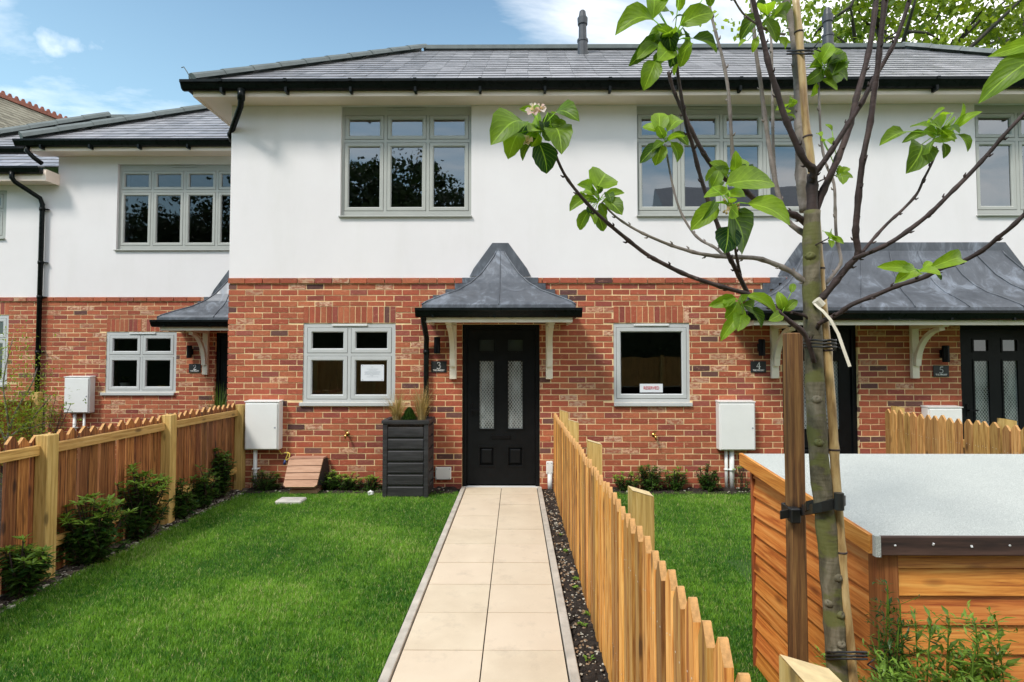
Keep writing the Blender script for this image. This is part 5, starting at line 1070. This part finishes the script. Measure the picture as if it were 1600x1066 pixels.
leaves(1.5, [(1138, 272, 1110, 252, .6, .8, .3), (1146, 270, 1150, 236, .5, .85, .2), (1150, 268, 1162, 246, .6, .8, .3), (1136, 276, 1120, 262, .6, .55, .2), (1158, 272, 1164, 256, .8, .05, .2), (1128, 262, 1102, 282, .5, .75, .3), (1120, 284, 1112, 296, .6, .3, .2), (1166, 262, 1180, 274, .5, .1, .2)], ctr=(1146, 268), extra=3, size=18)
leaves(1.62, [(1310, 273, 1312, 258, .7, .8, .2), (1312, 272, 1328, 262, .7, .85, .2), (1312, 274, 1334, 276, .6, .8, .2), (1310, 275, 1318, 286, .6, .6, .2), (1300, 205, 1290, 194, .5, .8, .2), (1284, 214, 1276, 208, .5, .8, .2), (1286, 222, 1300, 224, .6, .7, .2)], ctr=(1309, 274))
leaves(1.55, [(1296, 371, 1286, 360, .6, .8, .2), (1298, 371, 1300, 362, .5, .7, .2), (1298, 373, 1320, 380, .5, .85, .2), (1296, 375, 1300, 386, .5, .7, .2)], ctr=(1296, 372))
leaves(1.05, [(1650, 70, 1552, 84, .26, .8, .3), (1640, 92, 1532, 154, .42, .42, .25)])
# blossom
b = MB()
for (cx_, cy_, s_) in ((832, 174, 12), (845, 172, 9), (822, 222, 10)):
    for k in range(6):
        a = k * 1.05 + U(-.2, .2); p = at(cx_ + math.cos(a) * 1.5, cy_ + math.sin(a) * 1.5, 1.25); q = at(cx_ + math.cos(a) * s_, cy_ - 3 + math.sin(a) * s_ * .8, 1.25 + U(-.02, .0)); b.leaf(p, q, (0, -1, .5), (q - p).length * .95, .35, .15, U(.2, 1), 5, 0)
b.build('blossom', 'petal', tree, smooth=True)
b = MB()
for i in range(16): a = U(0, 6.28); p = at(1140 + U(-4, 4), 322 + U(-3, 3), 1.25); q = at(1140 + math.cos(a) * 14, 322 + math.sin(a) * 12, 1.24); b.tube([p, q], [.0014, .0009], 5, cv=.9); b.blob(q, .003, .003, .003, 6, 4, .2, .4)
b.build('spent_blossom', 'strawleaf', tree)
# bamboo cane, square stake, straps, label: separate things
cp = [Vector((at(1337, 1066, 1.56).x + .03, 1.56, 0))] + pxpath([(1333, 1066), (1319, 925), (1312, 825), (1305, 733), (1301, 658), (1294, 564), (1287, 489), (1281, 420), (1276, 350), (1270, 290), (1266, 240), (1259, 191), (1252, 96), (1243, -5)], 1.60, 1.665)
b = MB(); R = []; q = smooth(cp, 5)
for i, p in enumerate(q): R.append(.0132 * (1 - .2 * i / len(q)) + (.0022 if i % 9 == 4 else 0))
b.tube(q, R, 12); b.m = 1
for i in range(4, len(q) - 1, 9): d_ = (q[i + 1] - q[i]).normalized() * .0025; b.tube([q[i] - d_, q[i] + d_], R[i] + .0009, 12)
tag(b.build('bamboo_cane', ['bamboo', 'twig'], smooth=True, loc=cp[0]), 'pale bamboo cane tied upright against the trunk of the young tree', 'cane')
st1 = at(1255, 520, 1.95); st0 = Vector((st1.x - .050, 1.95, st1.z)); b = MB(); b.bbox(st0.x, st1.x, 1.95, 2.0, -.05, st0.z, .004); tag(b.build('tree_stake', 'stake', loc=(st0.x, 1.95, 0)), 'square brown timber stake standing left of the young tree', 'stake')
t = thing('tree_strap', at(1250, 790, 1.8), 'black rubber strap buckled round the stake and trunk', 'strap', None)
sz = at(1240, 792, 1.8).z; b = MB(); cxk, ckr = at(1298, 782, 1.60), .045
def band(pts, hgt, th=.004):
    k0 = len(b.v); n_ = len(pts)
    for i, p in enumerate(pts):
        p = Vector(p); d = (Vector(pts[min(i + 1, n_ - 1)]) - Vector(pts[max(i - 1, 0)])).normalized(); o = Vector((-d.y, d.x, 0)).normalized() * th; b.v += [tuple(p - o + Vector((0, 0, -hgt / 2))), tuple(p + o + Vector((0, 0, -hgt / 2))), tuple(p + o + Vector((0, 0, hgt / 2))), tuple(p - o + Vector((0, 0, hgt / 2)))]
    for i in range(n_ - 1):
        for q_ in range(4): a = k0 + i * 4 + q_; e = k0 + i * 4 + (q_ + 1) % 4; b.face((a, e, e + 4, a + 4))
    b.face((k0, k0 + 1, k0 + 2, k0 + 3)); e = k0 + (n_ - 1) * 4; b.face((e + 3, e + 2, e + 1, e))
zl = at(1240, 802, 1.94).z
band([at(1262, 790, 1.70), at(1257, 797, 1.92), Vector((st1.x + .006, 2.006, zl + .01)), Vector((st0.x - .006, 2.006, zl + .005)), Vector((st0.x - .006, 1.944, zl))], .026)
band([at(1219, 805, 1.938), at(1254, 799, 1.925), at(1272, 795, 1.605), at(1284, 792, 1.582), at(1300, 788, 1.578), at(1314, 785, 1.580), at(1319, 782, 1.61), at(1310, 781, 1.645), at(1285, 785, 1.665), at(1262, 790, 1.70)], .028)
b.build('band', 'rubber', t)
b = MB(); b.bbox(st0.x - .020, st0.x + .014, 1.912, 1.946, zl - .028, zl + .022, .004); b.build('buckle', 'rubber', t); b = MB(); pk = at(1311, 784, 1.565); b.tube([pk - Vector((0, 0, .022)), pk + Vector((0, 0, .024))], .013, 12); b.build('peg', 'rubber', t)
def tie(px, py, Y, rx, ry, label, turns=2):
    c_ = at(px, py, Y); b = MB()
    for k in range(turns):
        pts = [(c_.x + math.cos(a) * rx, Y + math.sin(a) * ry, c_.z + k * .009 + U(-.001, .001) + math.sin(a) * ry * (563 - py) / 872) for a in [i * 2 * math.pi / 20 for i in range(21)]]; b.tube(pts, .0032, 6)
    b.tube([(c_.x + rx * .9, Y - ry * .5, c_.z), (c_.x + rx + .012, Y - ry * .6, c_.z + .018)], .002, 5); b.tube([(c_.x + rx * .9, Y - ry * .5, c_.z), (c_.x + rx + .018, Y - ry * .6, c_.z - .012)], .002, 5)
    tag(b.build('cable_tie', 'rubber', smooth=True, loc=c_), label, 'cable tie', 'black ties round trunk and cane')
tie(1322, 1030, 1.60, .047, .055, 'black tie round trunk and cane near the shed base', 3); tie(1281, 542, 1.59, .034, .055, 'black tie round trunk and cane just below the paper label', 3); tie(1250, 84, 1.69, .028, .055, 'black tie round leader and cane in front of the roof', 2)
b = MB(); pts = pxpath([(1272, 474), (1278, 480), (1286, 486), (1298, 500), (1310, 522), (1318, 545), (1328, 573)], 1.57, 1.50); k0 = 0
for i, p in enumerate(pts): d = (pts[min(i + 1, 6)] - pts[max(i - 1, 0)]).normalized(); s_ = Vector((d.z, 0, -d.x)) * .0045; b.v += [tuple(p - s_), tuple(p + s_), tuple(p + s_ + Vector((0, .001, 0))), tuple(p - s_ + Vector((0, .001, 0)))]
for i in range(6):
    for q_ in range(4): a = i * 4 + q_; e = i * 4 + (q_ + 1) % 4; b.face((a, e, e + 4, a + 4))
p = at(1280, 474, 1.60); b.tube([at(1275, 469, 1.585), at(1284, 478, 1.585)], .0125, 10)
tag(b.build('plant_label', 'label'), 'white paper label loop hanging from a branch of the young tree', 'label')
# ---------------------------------------------------------------- SHRUBS
def shrub(name, x, y, r, h, nst, label, light=.5, leafL=.075, mat='shrubleaf', whorl=9, z0=0.0, group=None, cat='shrub', lean=(0, 0)):
    t = thing(name, (x, y, z0), label, cat, group); b = MB(); s_ = MB()
    for i in range(nst):
        a = U(0, 6.28); rr_ = math.sqrt(rnd()); top = Vector((x + math.cos(a) * r * rr_ + lean[0] * h, y + math.sin(a) * r * rr_ * .8 + lean[1] * h, z0 + h * (U(.45, 1.05) - .25 * rr_))); base = Vector((x + U(-.03, .03), y + U(-.03, .03), z0))
        mid = (base + top) / 2 + Vector((U(-.03, .03), U(-.03, .03), U(-.02, .04))); pts = smooth([base, mid, top], 5); s_.tube(pts, [.004] * len(pts), 5)
        for k, p in enumerate(pts[3:]):
            t_ = (k + 3) / (len(pts) - 1); nl = whorl if t_ > .95 else max(2, whorl // 3)
            for j in range(nl):
                a2 = j * 6.28 / nl + U(-.4, .4); el = U(.1, .8) if t_ > .9 else U(-.35, .35); d = Vector((math.cos(a2), math.sin(a2), el)); L = leafL * U(.65, 1.1)
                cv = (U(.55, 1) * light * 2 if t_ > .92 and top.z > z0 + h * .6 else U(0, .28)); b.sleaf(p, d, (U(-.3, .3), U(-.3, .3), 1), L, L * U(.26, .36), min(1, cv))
    b.build('foliage', mat, t); s_.build('stems', 'twig', t); return t
LB = [(-3.22, 3.30, .26, .42, 34, 'dark glossy shrub at the left frame edge before the nearest post', .5),
      (-3.26, 3.86, .22, .40, 30, 'dark glossy shrub with pale tips left of the nearest fence post', .55),
      (-3.25, 4.50, .32, .58, 56, 'bushy shrub with lime green tips just right of the nearest fence post', .75),
      (-3.28, 5.12, .28, .66, 52, 'tallest bushy shrub with lime tips beside the middle fence post', .75),
      (-3.30, 5.75, .18, .40, 24, 'thin low shrub immediately beyond the middle fence post', .2),
      (-3.30, 6.15, .20, .46, 30, 'dull green narrow shrub midway between middle and far posts', .3),
      (-3.32, 6.60, .20, .62, 34, 'upright dark shrub nearest the far fence post', .2)]
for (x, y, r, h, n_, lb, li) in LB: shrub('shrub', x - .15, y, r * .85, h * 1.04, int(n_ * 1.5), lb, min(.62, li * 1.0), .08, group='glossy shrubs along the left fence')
WB = [(-3.12, 6.96, .16, .26, 20, 'small dull shrub below the meter box beside the slatted box', .25, .05), (-2.30, 6.98, .15, .24, 22, 'low fresh green shrub right beside the slatted box', .7, .045), (-2.05, 6.98, .16, .22, 24, 'low fresh green shrub in the middle between slatted box and planter', .8, .04), (-1.80, 6.98, .13, .20, 18, 'low yellowish shrub against the planter', .7, .04)]
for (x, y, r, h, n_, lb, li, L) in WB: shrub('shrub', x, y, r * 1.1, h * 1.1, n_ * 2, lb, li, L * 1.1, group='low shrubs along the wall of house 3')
PB = [(1.36, 6.95, .14, .22, 18, 'fresh green low shrub close behind the picket fence', .7, .045), (1.64, 6.97, .16, .28, 22, 'dark leafy shrub under the outdoor tap of house 4', .2, .05), (1.98, 6.98, .14, .27, 18, 'loose open shrub second from the white pipes', .45, .05), (2.38, 6.97, .14, .27, 26, 'compact round dark shrub next to the white pipes', .1, .045), (2.80, 6.98, .10, .36, 8, 'spindly reddish twig plant in front of the white pipes', .5, .04)]
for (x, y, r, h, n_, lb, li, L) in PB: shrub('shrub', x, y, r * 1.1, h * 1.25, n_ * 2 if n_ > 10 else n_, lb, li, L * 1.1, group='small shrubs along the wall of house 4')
# foreground shrubs at the shed
def feathery(x, y, r, h, n_, lb, li, L):
    t = thing('feathery_shrub', (x, y, 0), lb, 'shrub', 'feathery shrubs in front of the shed'); b = MB(); s_ = MB()
    for i in range(n_):
        a = U(0, 6.28); q = math.sqrt(rnd()); top = Vector((x + math.cos(a) * r * q, y + math.sin(a) * r * q * .6, h * (U(.62, 1.03) - .12 * q))); base = Vector((x + math.cos(a) * r * q * .6, y + math.sin(a) * r * q * .4, 0)); base.x -= U(-.08, .08); mid = (base + top) / 2 + Vector((U(-.03, .03), U(-.02, .02), 0)); pts = smooth([base, mid, top], 9); s_.tube(pts, [.0022] * len(pts), 5)
        for k, p in enumerate(pts):
            if k < 5: continue
            for j in range(3):
                a2 = k * 2.4 + j * 2.1; d = Vector((math.cos(a2), math.sin(a2), U(.2, .9))); LL = 1.35 * L * U(.6, 1.1) * (1 if k < len(pts) - 2 else .7); b.sleaf(p, d, (0, 0, 1), LL, LL * U(.20, .30), min(1, max(0, li * U(.5, 1) * (.6 + .4 * k / len(pts)))))
                if rnd() < .35:
                    tip = p + d * .05; s_.tube([p, tip], .001, 3)
                    for m in range(5): b.sleaf(p + d * (.01 + .01 * m), (U(-1, 1), U(-1, 1), U(0, 1)), (0, 0, 1), LL * .7, LL * .17, min(1, max(0, li * U(.6, 1.1))))
    b.build('foliage', 'shrubleaf', t); s_.build('stems', 'shrubleaf', t)
for a_ in [(.955, 1.76, .07, .76, 18, 'light green feathery shrub between the stake and the trunk', .95, .045), (1.13, 1.74, .12, .76, 30, 'bright green feathery shrub just right of the cane', .98, .042), (1.215, 1.84, .05, .92, 16, 'dark narrow leaved shrub against the shed corner', .12, .035), (1.36, 1.78, .12, .88, 15, 'loose willowy shrub under the middle of the shed front', .8, .055), (1.52, 1.80, .10, .84, 13, 'loose green shrub at the right frame edge by the shed', .65, .055)]: feathery(*a_)
# left garden beyond the fence
t = thing('small_tree', (-8.05, 7.6, 0), 'wispy yellow green shrub tree at the left frame edge', 'tree'); b = MB(); q0 = Vector((-7.0, 7.0, 0)); s_ = MB(); q0 = at(8, 735, 7.2)
base = Vector((q0.x, 7.2, 0)); fork = at(10, 690, 7.2); s_.tube([base, (base + fork) / 2 + Vector((.02, 0, 0)), fork], [.035, .03, .026], 8)
for (pts_, r0_x) in (([(10, 690), (20, 655), (32, 630), (50, 600), (58, 575)], .016), ([(12, 685), (30, 672), (50, 655), (62, 640), (80, 618)], .014), ([(10, 690), (-5, 660), (-20, 630)], .014), ([(14, 672), (10, 640), (5, 600), (12, 560), (20, 530)], .012), ([(30, 670), (50, 668), (72, 660)], .010)):
    pp = smooth(pxpath(pts_, 7.2, 7.2 + U(-.2, .2)), 4); s_.tube(pp, [r0_x * (1 - .7 * i / len(pp)) for i in range(len(pp))], 6)
    for p in pp[2:]:
        for j in range(42): o = Vector((random.gauss(0, .13), random.gauss(0, .13), random.gauss(0, .12))); b.sleaf(p + o, (U(-1, 1), U(-1, 1), U(-.6, .5)), (0, 0, 1), U(.035, .07), U(.014, .026), U(.2, 1))
b.build('foliage', 'treeleaf', t); s_.build('trunk', 'twiggrey', t, smooth=True)
grass_tuft(at(30, 720, 6.4).x, 6.4, .0, 45, .62, .8, 'shrubleaf', 'strap leaved green plant behind the nearest fence rail', name='strap_leaf_plant', wd=.011)
grass_tuft(at(342, 660, 8.7).x, 8.7, .30, 320, .98, .35, 'shrubleaf', 'tufted green grass beside the door of house 2', wd=.005)
shrub('shrub', at(70, 640, 8.2).x, 8.2, .45, 1.15, 26, 'rounded green shrub below the left downpipe', .6, .07)
b = MB()
# weeds and pebbles in the soil strip
WEEDS = [(876, 842), (884, 868), (899, 926), (900, 912), (910, 985), (919, 968), (920, 1040)]
for i, (px, py) in enumerate(WEEDS):
    r_ = ray(px, py); tt = -CAMH / r_[2]; x, y = r_[0] * tt, r_[1] * tt; b = MB()
    for j in range(random.randint(8, 14)): a = U(0, 6.28); b.sleaf((x + U(-.012, .012), y + U(-.012, .012), .03), (math.cos(a), math.sin(a), U(.3, 1)), (0, 0, 1), U(.02, .04), U(.012, .02), U(.4, .9))
    tag(b.build('weed', 'shrubleaf', loc=(x, y, .02)), 'small green weed seedling in the dark soil between path and fence', 'weed', 'weeds in the soil strip')
def scatter(name, mat, n_, x0, x1, y0, y1, s0, s1, z):
    b = MB()
    for i in range(n_):
        s_ = U(s0, s1) * (1 if rnd() < .9 else 1.8); b.blob((U(x0, x1), U(y0, y1), z + s_ * .3), s_ * U(.8, 1.4), s_, s_ * .6, 6, 4, .35)
    return tag(b.build(name, mat), kind='stuff')
scatter('pebbles', 'stone', 420, .335, .47, 1.5, 7.0, .003, .008, .018); scatter('pebbles', 'flint', 500, .335, .47, 1.5, 7.0, .003, .010, .018)
scatter('soil_clods', 'soil', 900, .335, .47, 1.5, 7.0, .006, .017, .010)
scatter('pebbles', 'stone', 600, -3.46, -3.30, 2.6, 7.0, .004, .012, .018); scatter('soil_clods', 'soil', 900, -3.6, -3.3, 2.6, 7.0, .008, .022, .010)
scatter('pebbles', 'stone', 120, -3.2, -.8, 6.85, 7.1, .004, .012, .03); scatter('pebbles', 'stone', 140, .7, 4.4, 6.85, 7.1, .004, .012, .03)
# ---------------------------------------------------------------- GRASS (real blades)
def grass(name, regions, dens, seed, hmin=.016, hmax=.038):
    rng = np.random.default_rng(seed); P = []
    for (x0, x1, y0, y1, dn) in regions: n_ = int((x1 - x0) * (y1 - y0) * dn); P.append(np.stack([rng.uniform(x0, x1, n_), rng.uniform(y0, y1, n_)], 1))
    P = np.concatenate(P); n_ = len(P); x, y = P[:, 0], P[:, 1]
    patch = (np.sin(x * 3.1 + 1.3 * np.sin(y * 2.3)) + np.sin(y * 4.1 + 1.7 * np.sin(x * 1.9 + 2)) + .8 * np.sin(x * 11 + y * 7) * np.sin(y * 9 - x * 5)) / 3
    h = rng.uniform(hmin, hmax, n_) * (1 + .22 * patch); a = rng.uniform(0, 6.283, n_); ln = rng.uniform(.1, .9, n_) * h; wd = rng.uniform(.0009, .0019, n_); b2 = a + rng.uniform(-.6, .6, n_) + 1.57
    wx, wy = np.cos(b2) * wd, np.sin(b2) * wd; dx, dy = np.cos(a) * ln, np.sin(a) * ln; z0 = np.full(n_, .012); V = np.empty((n_, 5, 3))
    V[:, 0] = np.stack([x - wx, y - wy, z0], 1); V[:, 1] = np.stack([x + wx, y + wy, z0], 1); V[:, 2] = np.stack([x + dx * .4 + wx * .8, y + dy * .4 + wy * .8, z0 + h * .6], 1); V[:, 3] = np.stack([x + dx * .4 - wx * .8, y + dy * .4 - wy * .8, z0 + h * .6], 1); V[:, 4] = np.stack([x + dx, y + dy, z0 + h * .95], 1)
    me = bpy.data.meshes.new(name); me.vertices.add(n_ * 5); me.vertices.foreach_set('co', V.ravel()); k = np.arange(n_) * 5
    L = np.stack([k, k + 1, k + 2, k + 3, k + 3, k + 2, k + 4], 1).ravel(); me.loops.add(n_ * 7); me.loops.foreach_set('vertex_index', L.astype(np.int32)); me.polygons.add(n_ * 2)
    ls = np.stack([np.arange(n_) * 7, np.arange(n_) * 7 + 4], 1).ravel(); me.polygons.foreach_set('loop_start', ls.astype(np.int32))
    pat2 = np.sin(x * 23 + 3 * np.sin(y * 17)) * np.sin(y * 29 + 2 * np.sin(x * 19)); cv = np.clip(.38 + .34 * patch + .20 * pat2 + rng.normal(0, .22, n_), 0, .92); cv = np.where(rng.random(n_) < .05 + .10 * (patch > .40), 1.0, cv); at_ = me.attributes.new('cv', 'FLOAT', 'FACE'); at_.data.foreach_set('value', np.repeat(cv, 2).astype(np.float32))
    me.update(calc_edges=True); me.materials.append(M['grass']); o = bpy.data.objects.new(name, me); COL.objects.link(o); return tag(o, kind='stuff')
g1 = grass('grass', [(-3.34, -.70, 2.4, 4.2, 40000), (-3.34, -.70, 4.2, 6.9, 25000), (-3.34, -.7, 1.2, 2.4, 7000)], 1, 3)
g2 = grass('grass', [(.64, 4.56, 4.6, 6.9, 19000), (.64, 1.7, 2.6, 4.6, 30000), (1.7, 4.56, 3.1, 4.6, 6000)], 1, 4)
# ---------------------------------------------------------------- OLD BUILDING far left
t = thing('old_building', (-22, 24, 0), 'old building at the far left with mossy slate roof and toothed red ridge tiles', 'building')
ra_ = at(-140, 92, 17.6); rb_ = at(113, 194, 22.8); rb_.z = ra_.z = (ra_.z + rb_.z) / 2; 
zr = at(0, 152, 20).z; ra_ = Vector((at(-160, 152, 17.2).x, 17.2, zr)); 
# ridge runs away from the camera; choose the far end from its height
Yb = (zr - CAMH) / ((at(113, 196, 1).z - CAMH)); rb_ = Vector((at(113, 196, Yb).x, Yb, zr)); p0_ = Vector((at(0, 152, 20).x, 20, zr)); dr = (rb_ - p0_).normalized(); ra_ = p0_ - dr * 6; sd_ = Vector((dr.y, -dr.x, 0)); sd_ = sd_ if sd_.x > 0 else -sd_
rb_ = rb_ + dr * .3
e_a = ra_ + sd_ * 4 - Vector((0, 0, 3.6)); e_b = rb_ + sd_ * 4 - Vector((0, 0, 3.6)); f_a = ra_ - sd_ * 4 - Vector((0, 0, 3.6)); f_b = rb_ - sd_ * 4 - Vector((0, 0, 3.6)); b = MB()
b.poly([e_a, e_b, rb_, ra_]); b.poly([f_b, f_a, ra_, rb_]); slate_face(b, e_a, e_b, ra_, rb_, .22, .28); rfo = b.build('roof', 'oldslate', t)
b = MB()
for (p, q_) in ((e_a, e_b), (f_a, f_b)): b.poly([Vector((p.x, p.y, 0)), Vector((q_.x, q_.y, 0)), q_, p])
b.poly([Vector((e_a.x, e_a.y, 0)), Vector((f_a.x, f_a.y, 0)), f_a, ra_, e_a]); b.poly([Vector((e_b.x, e_b.y, 0)), Vector((f_b.x, f_b.y, 0)), f_b, rb_, e_b]); b.build('wall', 'stock', t)
b = MB(); Lr = (rb_ - ra_).length; n_ = int(Lr / .22); b.bar(ra_ + Vector((0, 0, .05)), rb_ + Vector((0, 0, .05)), .22, .14)
for i in range(n_): p = ra_ + dr * (i + .5) * Lr / n_ + Vector((0, 0, .12)); w_ = Lr / n_ * .42; k0 = len(b.v); b.v += [tuple(p - dr * w_ + sd_ * .03), tuple(p + dr * w_ + sd_ * .03), tuple(p + dr * w_ * .3 + Vector((0, 0, .15)) + sd_ * .03), tuple(p - dr * w_ * .3 + Vector((0, 0, .15)) + sd_ * .03)] + [tuple(p - dr * w_ - sd_ * .03), tuple(p + dr * w_ - sd_ * .03), tuple(p + dr * w_ * .3 + Vector((0, 0, .15)) - sd_ * .03), tuple(p - dr * w_ * .3 + Vector((0, 0, .15)) - sd_ * .03)]; [b.face(tuple(k0 + z_ for z_ in f_)) for f_ in ((0, 1, 2, 3), (7, 6, 5, 4), (0, 4, 5, 1), (1, 5, 6, 2), (2, 6, 7, 3), (3, 7, 4, 0))]
b.build('ridge_crest', 'terracotta', rfo)
# ---------------------------------------------------------------- TREES
def big_tree(name, x, y, h, cr, zc, label, leaf, mat, nclump, nleaf, seed, group=None, trunk_r=.22, limbs=9, flat=.8, csp=.75):
    random.seed(seed); rng = np.random.default_rng(seed); t = thing(name, (x, y, 0), label, 'tree', group); b = MB()
    fz = zc - cr * flat * .75; b.tube(smooth([Vector((x, y, -.1)), Vector((x + U(-.1, .1), y, fz * .5)), Vector((x + U(-.2, .2), y, fz)), Vector((x + U(-.3, .3), y, zc + cr * flat * .4))], 4), [trunk_r * (1 - .055 * i) for i in range(13)], 9)
    ends = []
    for i in range(limbs):
        a = i * 6.28 / limbs + U(-.3, .3); z0 = U(fz * .75, zc); p0 = Vector((x, y, z0)); L = cr * U(.7, 1.0); p3 = p0 + Vector((math.cos(a) * L, math.sin(a) * L, cr * flat * U(.2, .9))); p1 = p0 + (p3 - p0) * .4 + Vector((U(-.3, .3), U(-.3, .3), -.2)); q_ = smooth([p0, p1, p3], 5); b.tube(q_, [trunk_r * .45 * (1 - .08 * k) for k in range(len(q_))], 6)
        for k in range(4):
            s0 = q_[random.randrange(3, len(q_))]; s1 = s0 + Vector((U(-1, 1), U(-1, 1), U(-.2, 1))) * cr * .38; m1 = (s0 + s1) / 2 + Vector((U(-.2, .2), U(-.2, .2), 0)); q2 = smooth([s0, m1, s1], 3); b.tube(q2, [trunk_r * .16 * (1 - .1 * z_) for z_ in range(len(q2))], 5); ends.append(s1)
    b.build('trunk', 'treebark', t, smooth=True)
    C = rng.normal(size=(nclump, 3)); C /= np.linalg.norm(C, axis=1)[:, None]; C *= (rng.random(nclump) ** (1 / 2.2))[:, None]; C *= (1 + .18 * np.sin(C[:, :1] * 5 + seed)); C[:, 2] *= flat; C = C * cr + np.array([x, y, zc])
    E_ = np.array([tuple(e) for e in ends]); C = np.concatenate([C, E_]); nC = len(C)
    idx = rng.integers(0, nC, nleaf); pos = C[idx] + rng.normal(size=(nleaf, 3)) * np.array([csp, csp, csp * .45]) * (.5 + rng.random((nC, 1))[idx]) * .6; tint = rng.random(nC)[idx]
    d = rng.normal(size=(nleaf, 3)); d[:, 2] -= .3; d /= np.linalg.norm(d, axis=1)[:, None]; e = rng.normal(size=(nleaf, 3)); s_ = np.cross(d, e); s_ /= np.linalg.norm(s_, axis=1)[:, None]; L = leaf * rng.uniform(.6, 1.3, (nleaf, 1)); W = L * .36
    V = np.stack([pos, pos + d * L * .5 + s_ * W, pos + d * L, pos + d * L * .5 - s_ * W], 1) - np.array([x, y, 0])
    me = bpy.data.meshes.new('crown'); me.vertices.add(nleaf * 4); me.vertices.foreach_set('co', V.ravel()); me.loops.add(nleaf * 4); me.loops.foreach_set('vertex_index', np.arange(nleaf * 4, dtype=np.int32)); me.polygons.add(nleaf); me.polygons.foreach_set('loop_start', (np.arange(nleaf) * 4).astype(np.int32))
    cv = np.clip(tint * .6 + rng.random(nleaf) * .5, 0, 1); at_ = me.attributes.new('cv', 'FLOAT', 'FACE'); at_.data.foreach_set('value', cv.astype(np.float32)); me.update(calc_edges=True); me.materials.append(M[mat]); o = bpy.data.objects.new('crown', me); COL.objects.link(o); o.parent = t; return t
big_tree('deciduous_tree', 10.2, 15.5, 14, 3.4, 11.3, 'leafy spring tree rising behind the roof nearer the vent pipe', .17, 'treeleaf', 60, 8500, 11, 'trees behind the terrace', .26, 12)
big_tree('deciduous_tree', 14.6, 16.0, 14, 3.6, 11.0, 'leafy spring tree rising behind the roof at the right edge', .17, 'treeleaf', 60, 8500, 23, 'trees behind the terrace', .28, 12)
# behind the camera: what the windows mirror
for i, (x, y, r, z) in enumerate([(-25.5, -15, 4.4, 7.6), (-19, -16, 4.2, 7.5), (-12.5, -14, 4.0, 8.6), (-6.5, -14.5, 4.0, 8.4), (-1.2, -15, 3.4, 7.6), (5.6, -17, 2.8, 6.8)]):
    big_tree('dark_tree', x, y, z + r, r, z, ['outermost dark tree mirrored in the set back window', 'broad dark tree mirrored in the left windows', 'tall dark tree mirrored in the upper left window', 'dense dark tree mirrored in the three light window', 'narrow dark tree mirrored at its right edge', 'small dark tree mirrored in the four light window'][i], .24, 'darkleaf', 190, 22000, 40 + i, 'trees across the road', .25, 7, .95, .9)
t = thing('house_opposite', (13, -16, 0), 'brick house across the road seen only as a reflection', 'house'); b = MB(); b.box(8.5, 20, -21, -14, -.05, 7.7); b.build('wall', 'stock', t)
b = MB(); b.prism([(-22, 7.5), (-13.4, 7.5), (-17.5, 11.6)], 'x', 8.1, 20.4); b.build('roof', 'slate', t)
for x in (10, 13, 16):
    b = MB(); b.box(x, x + 1.2, -14.0 + .002, -13.96, 3, 4.4); w_ = b.build('window', 'frame', t); b = MB(); b.box(x + .08, x + 1.12, -13.958, -13.95, 3.08, 4.32); b.build('pane', 'smallpane', w_)
t = thing('hedge', (-6, -13, 0), 'unseen dark hedge added across the road to darken low window reflections', 'hedge'); rng = np.random.default_rng(5); n_ = 16000  # added hedge: blocks open sky under the tree crowns in the window reflections
b = MB(); b.box(-24, 8.2, -13.2, -12.4, 0, 3.4); b.build('hedge_core', 'darkleaf', t); b = MB()
for i in range(5000): b.sleaf((U(-24, 8.3), U(-13.3, -12.2), U(0, 4.1)), (U(-1, 1), U(-1, 1), U(-.5, 1)), (0, .7, .7), U(.2, .4), U(.12, .2), rnd())
b.build('foliage', 'darkleaf', t)
t = thing('boundary_fence', (0, -5, 0), 'long timber fence across the front mirrored low in the windows', 'fence'); b = MB()
for i in range(110): x = -11 + i * .2; b.box(x, x + .19, -5.02, -5.0, 0, 1.75, rnd())
b.build('board_panel', 'picket_mid', t); b = MB()
for i in range(12): x = -11 + i * 2; b.box(x, x + .1, -4.999, -4.92, 0, 1.8)
b.build('fence_posts', 'post', t)
# plant pot on the inner sill of house 2
t = thing('potted_plant', (-6.45, YL + .2, 1.12), 'white pot with small plant inside the lower window of house 2', 'plant'); b = MB(); q = at(194, 603, YL + .14); b.tube([(q.x, YL + .16, 1.14), (q.x, YL + .16, 1.26)], [.06, .075], 12); b.build('pot', 'potwhite', t); b = MB()
for i in range(60): a = U(0, 6.28); b.sleaf((q.x, YL + .16, 1.26), (math.cos(a), math.sin(a), U(.6, 2.5)), (0, 0, 1), U(.08, .16), .02, U(.2, .8))
b.build('foliage', 'shrubleaf', t)
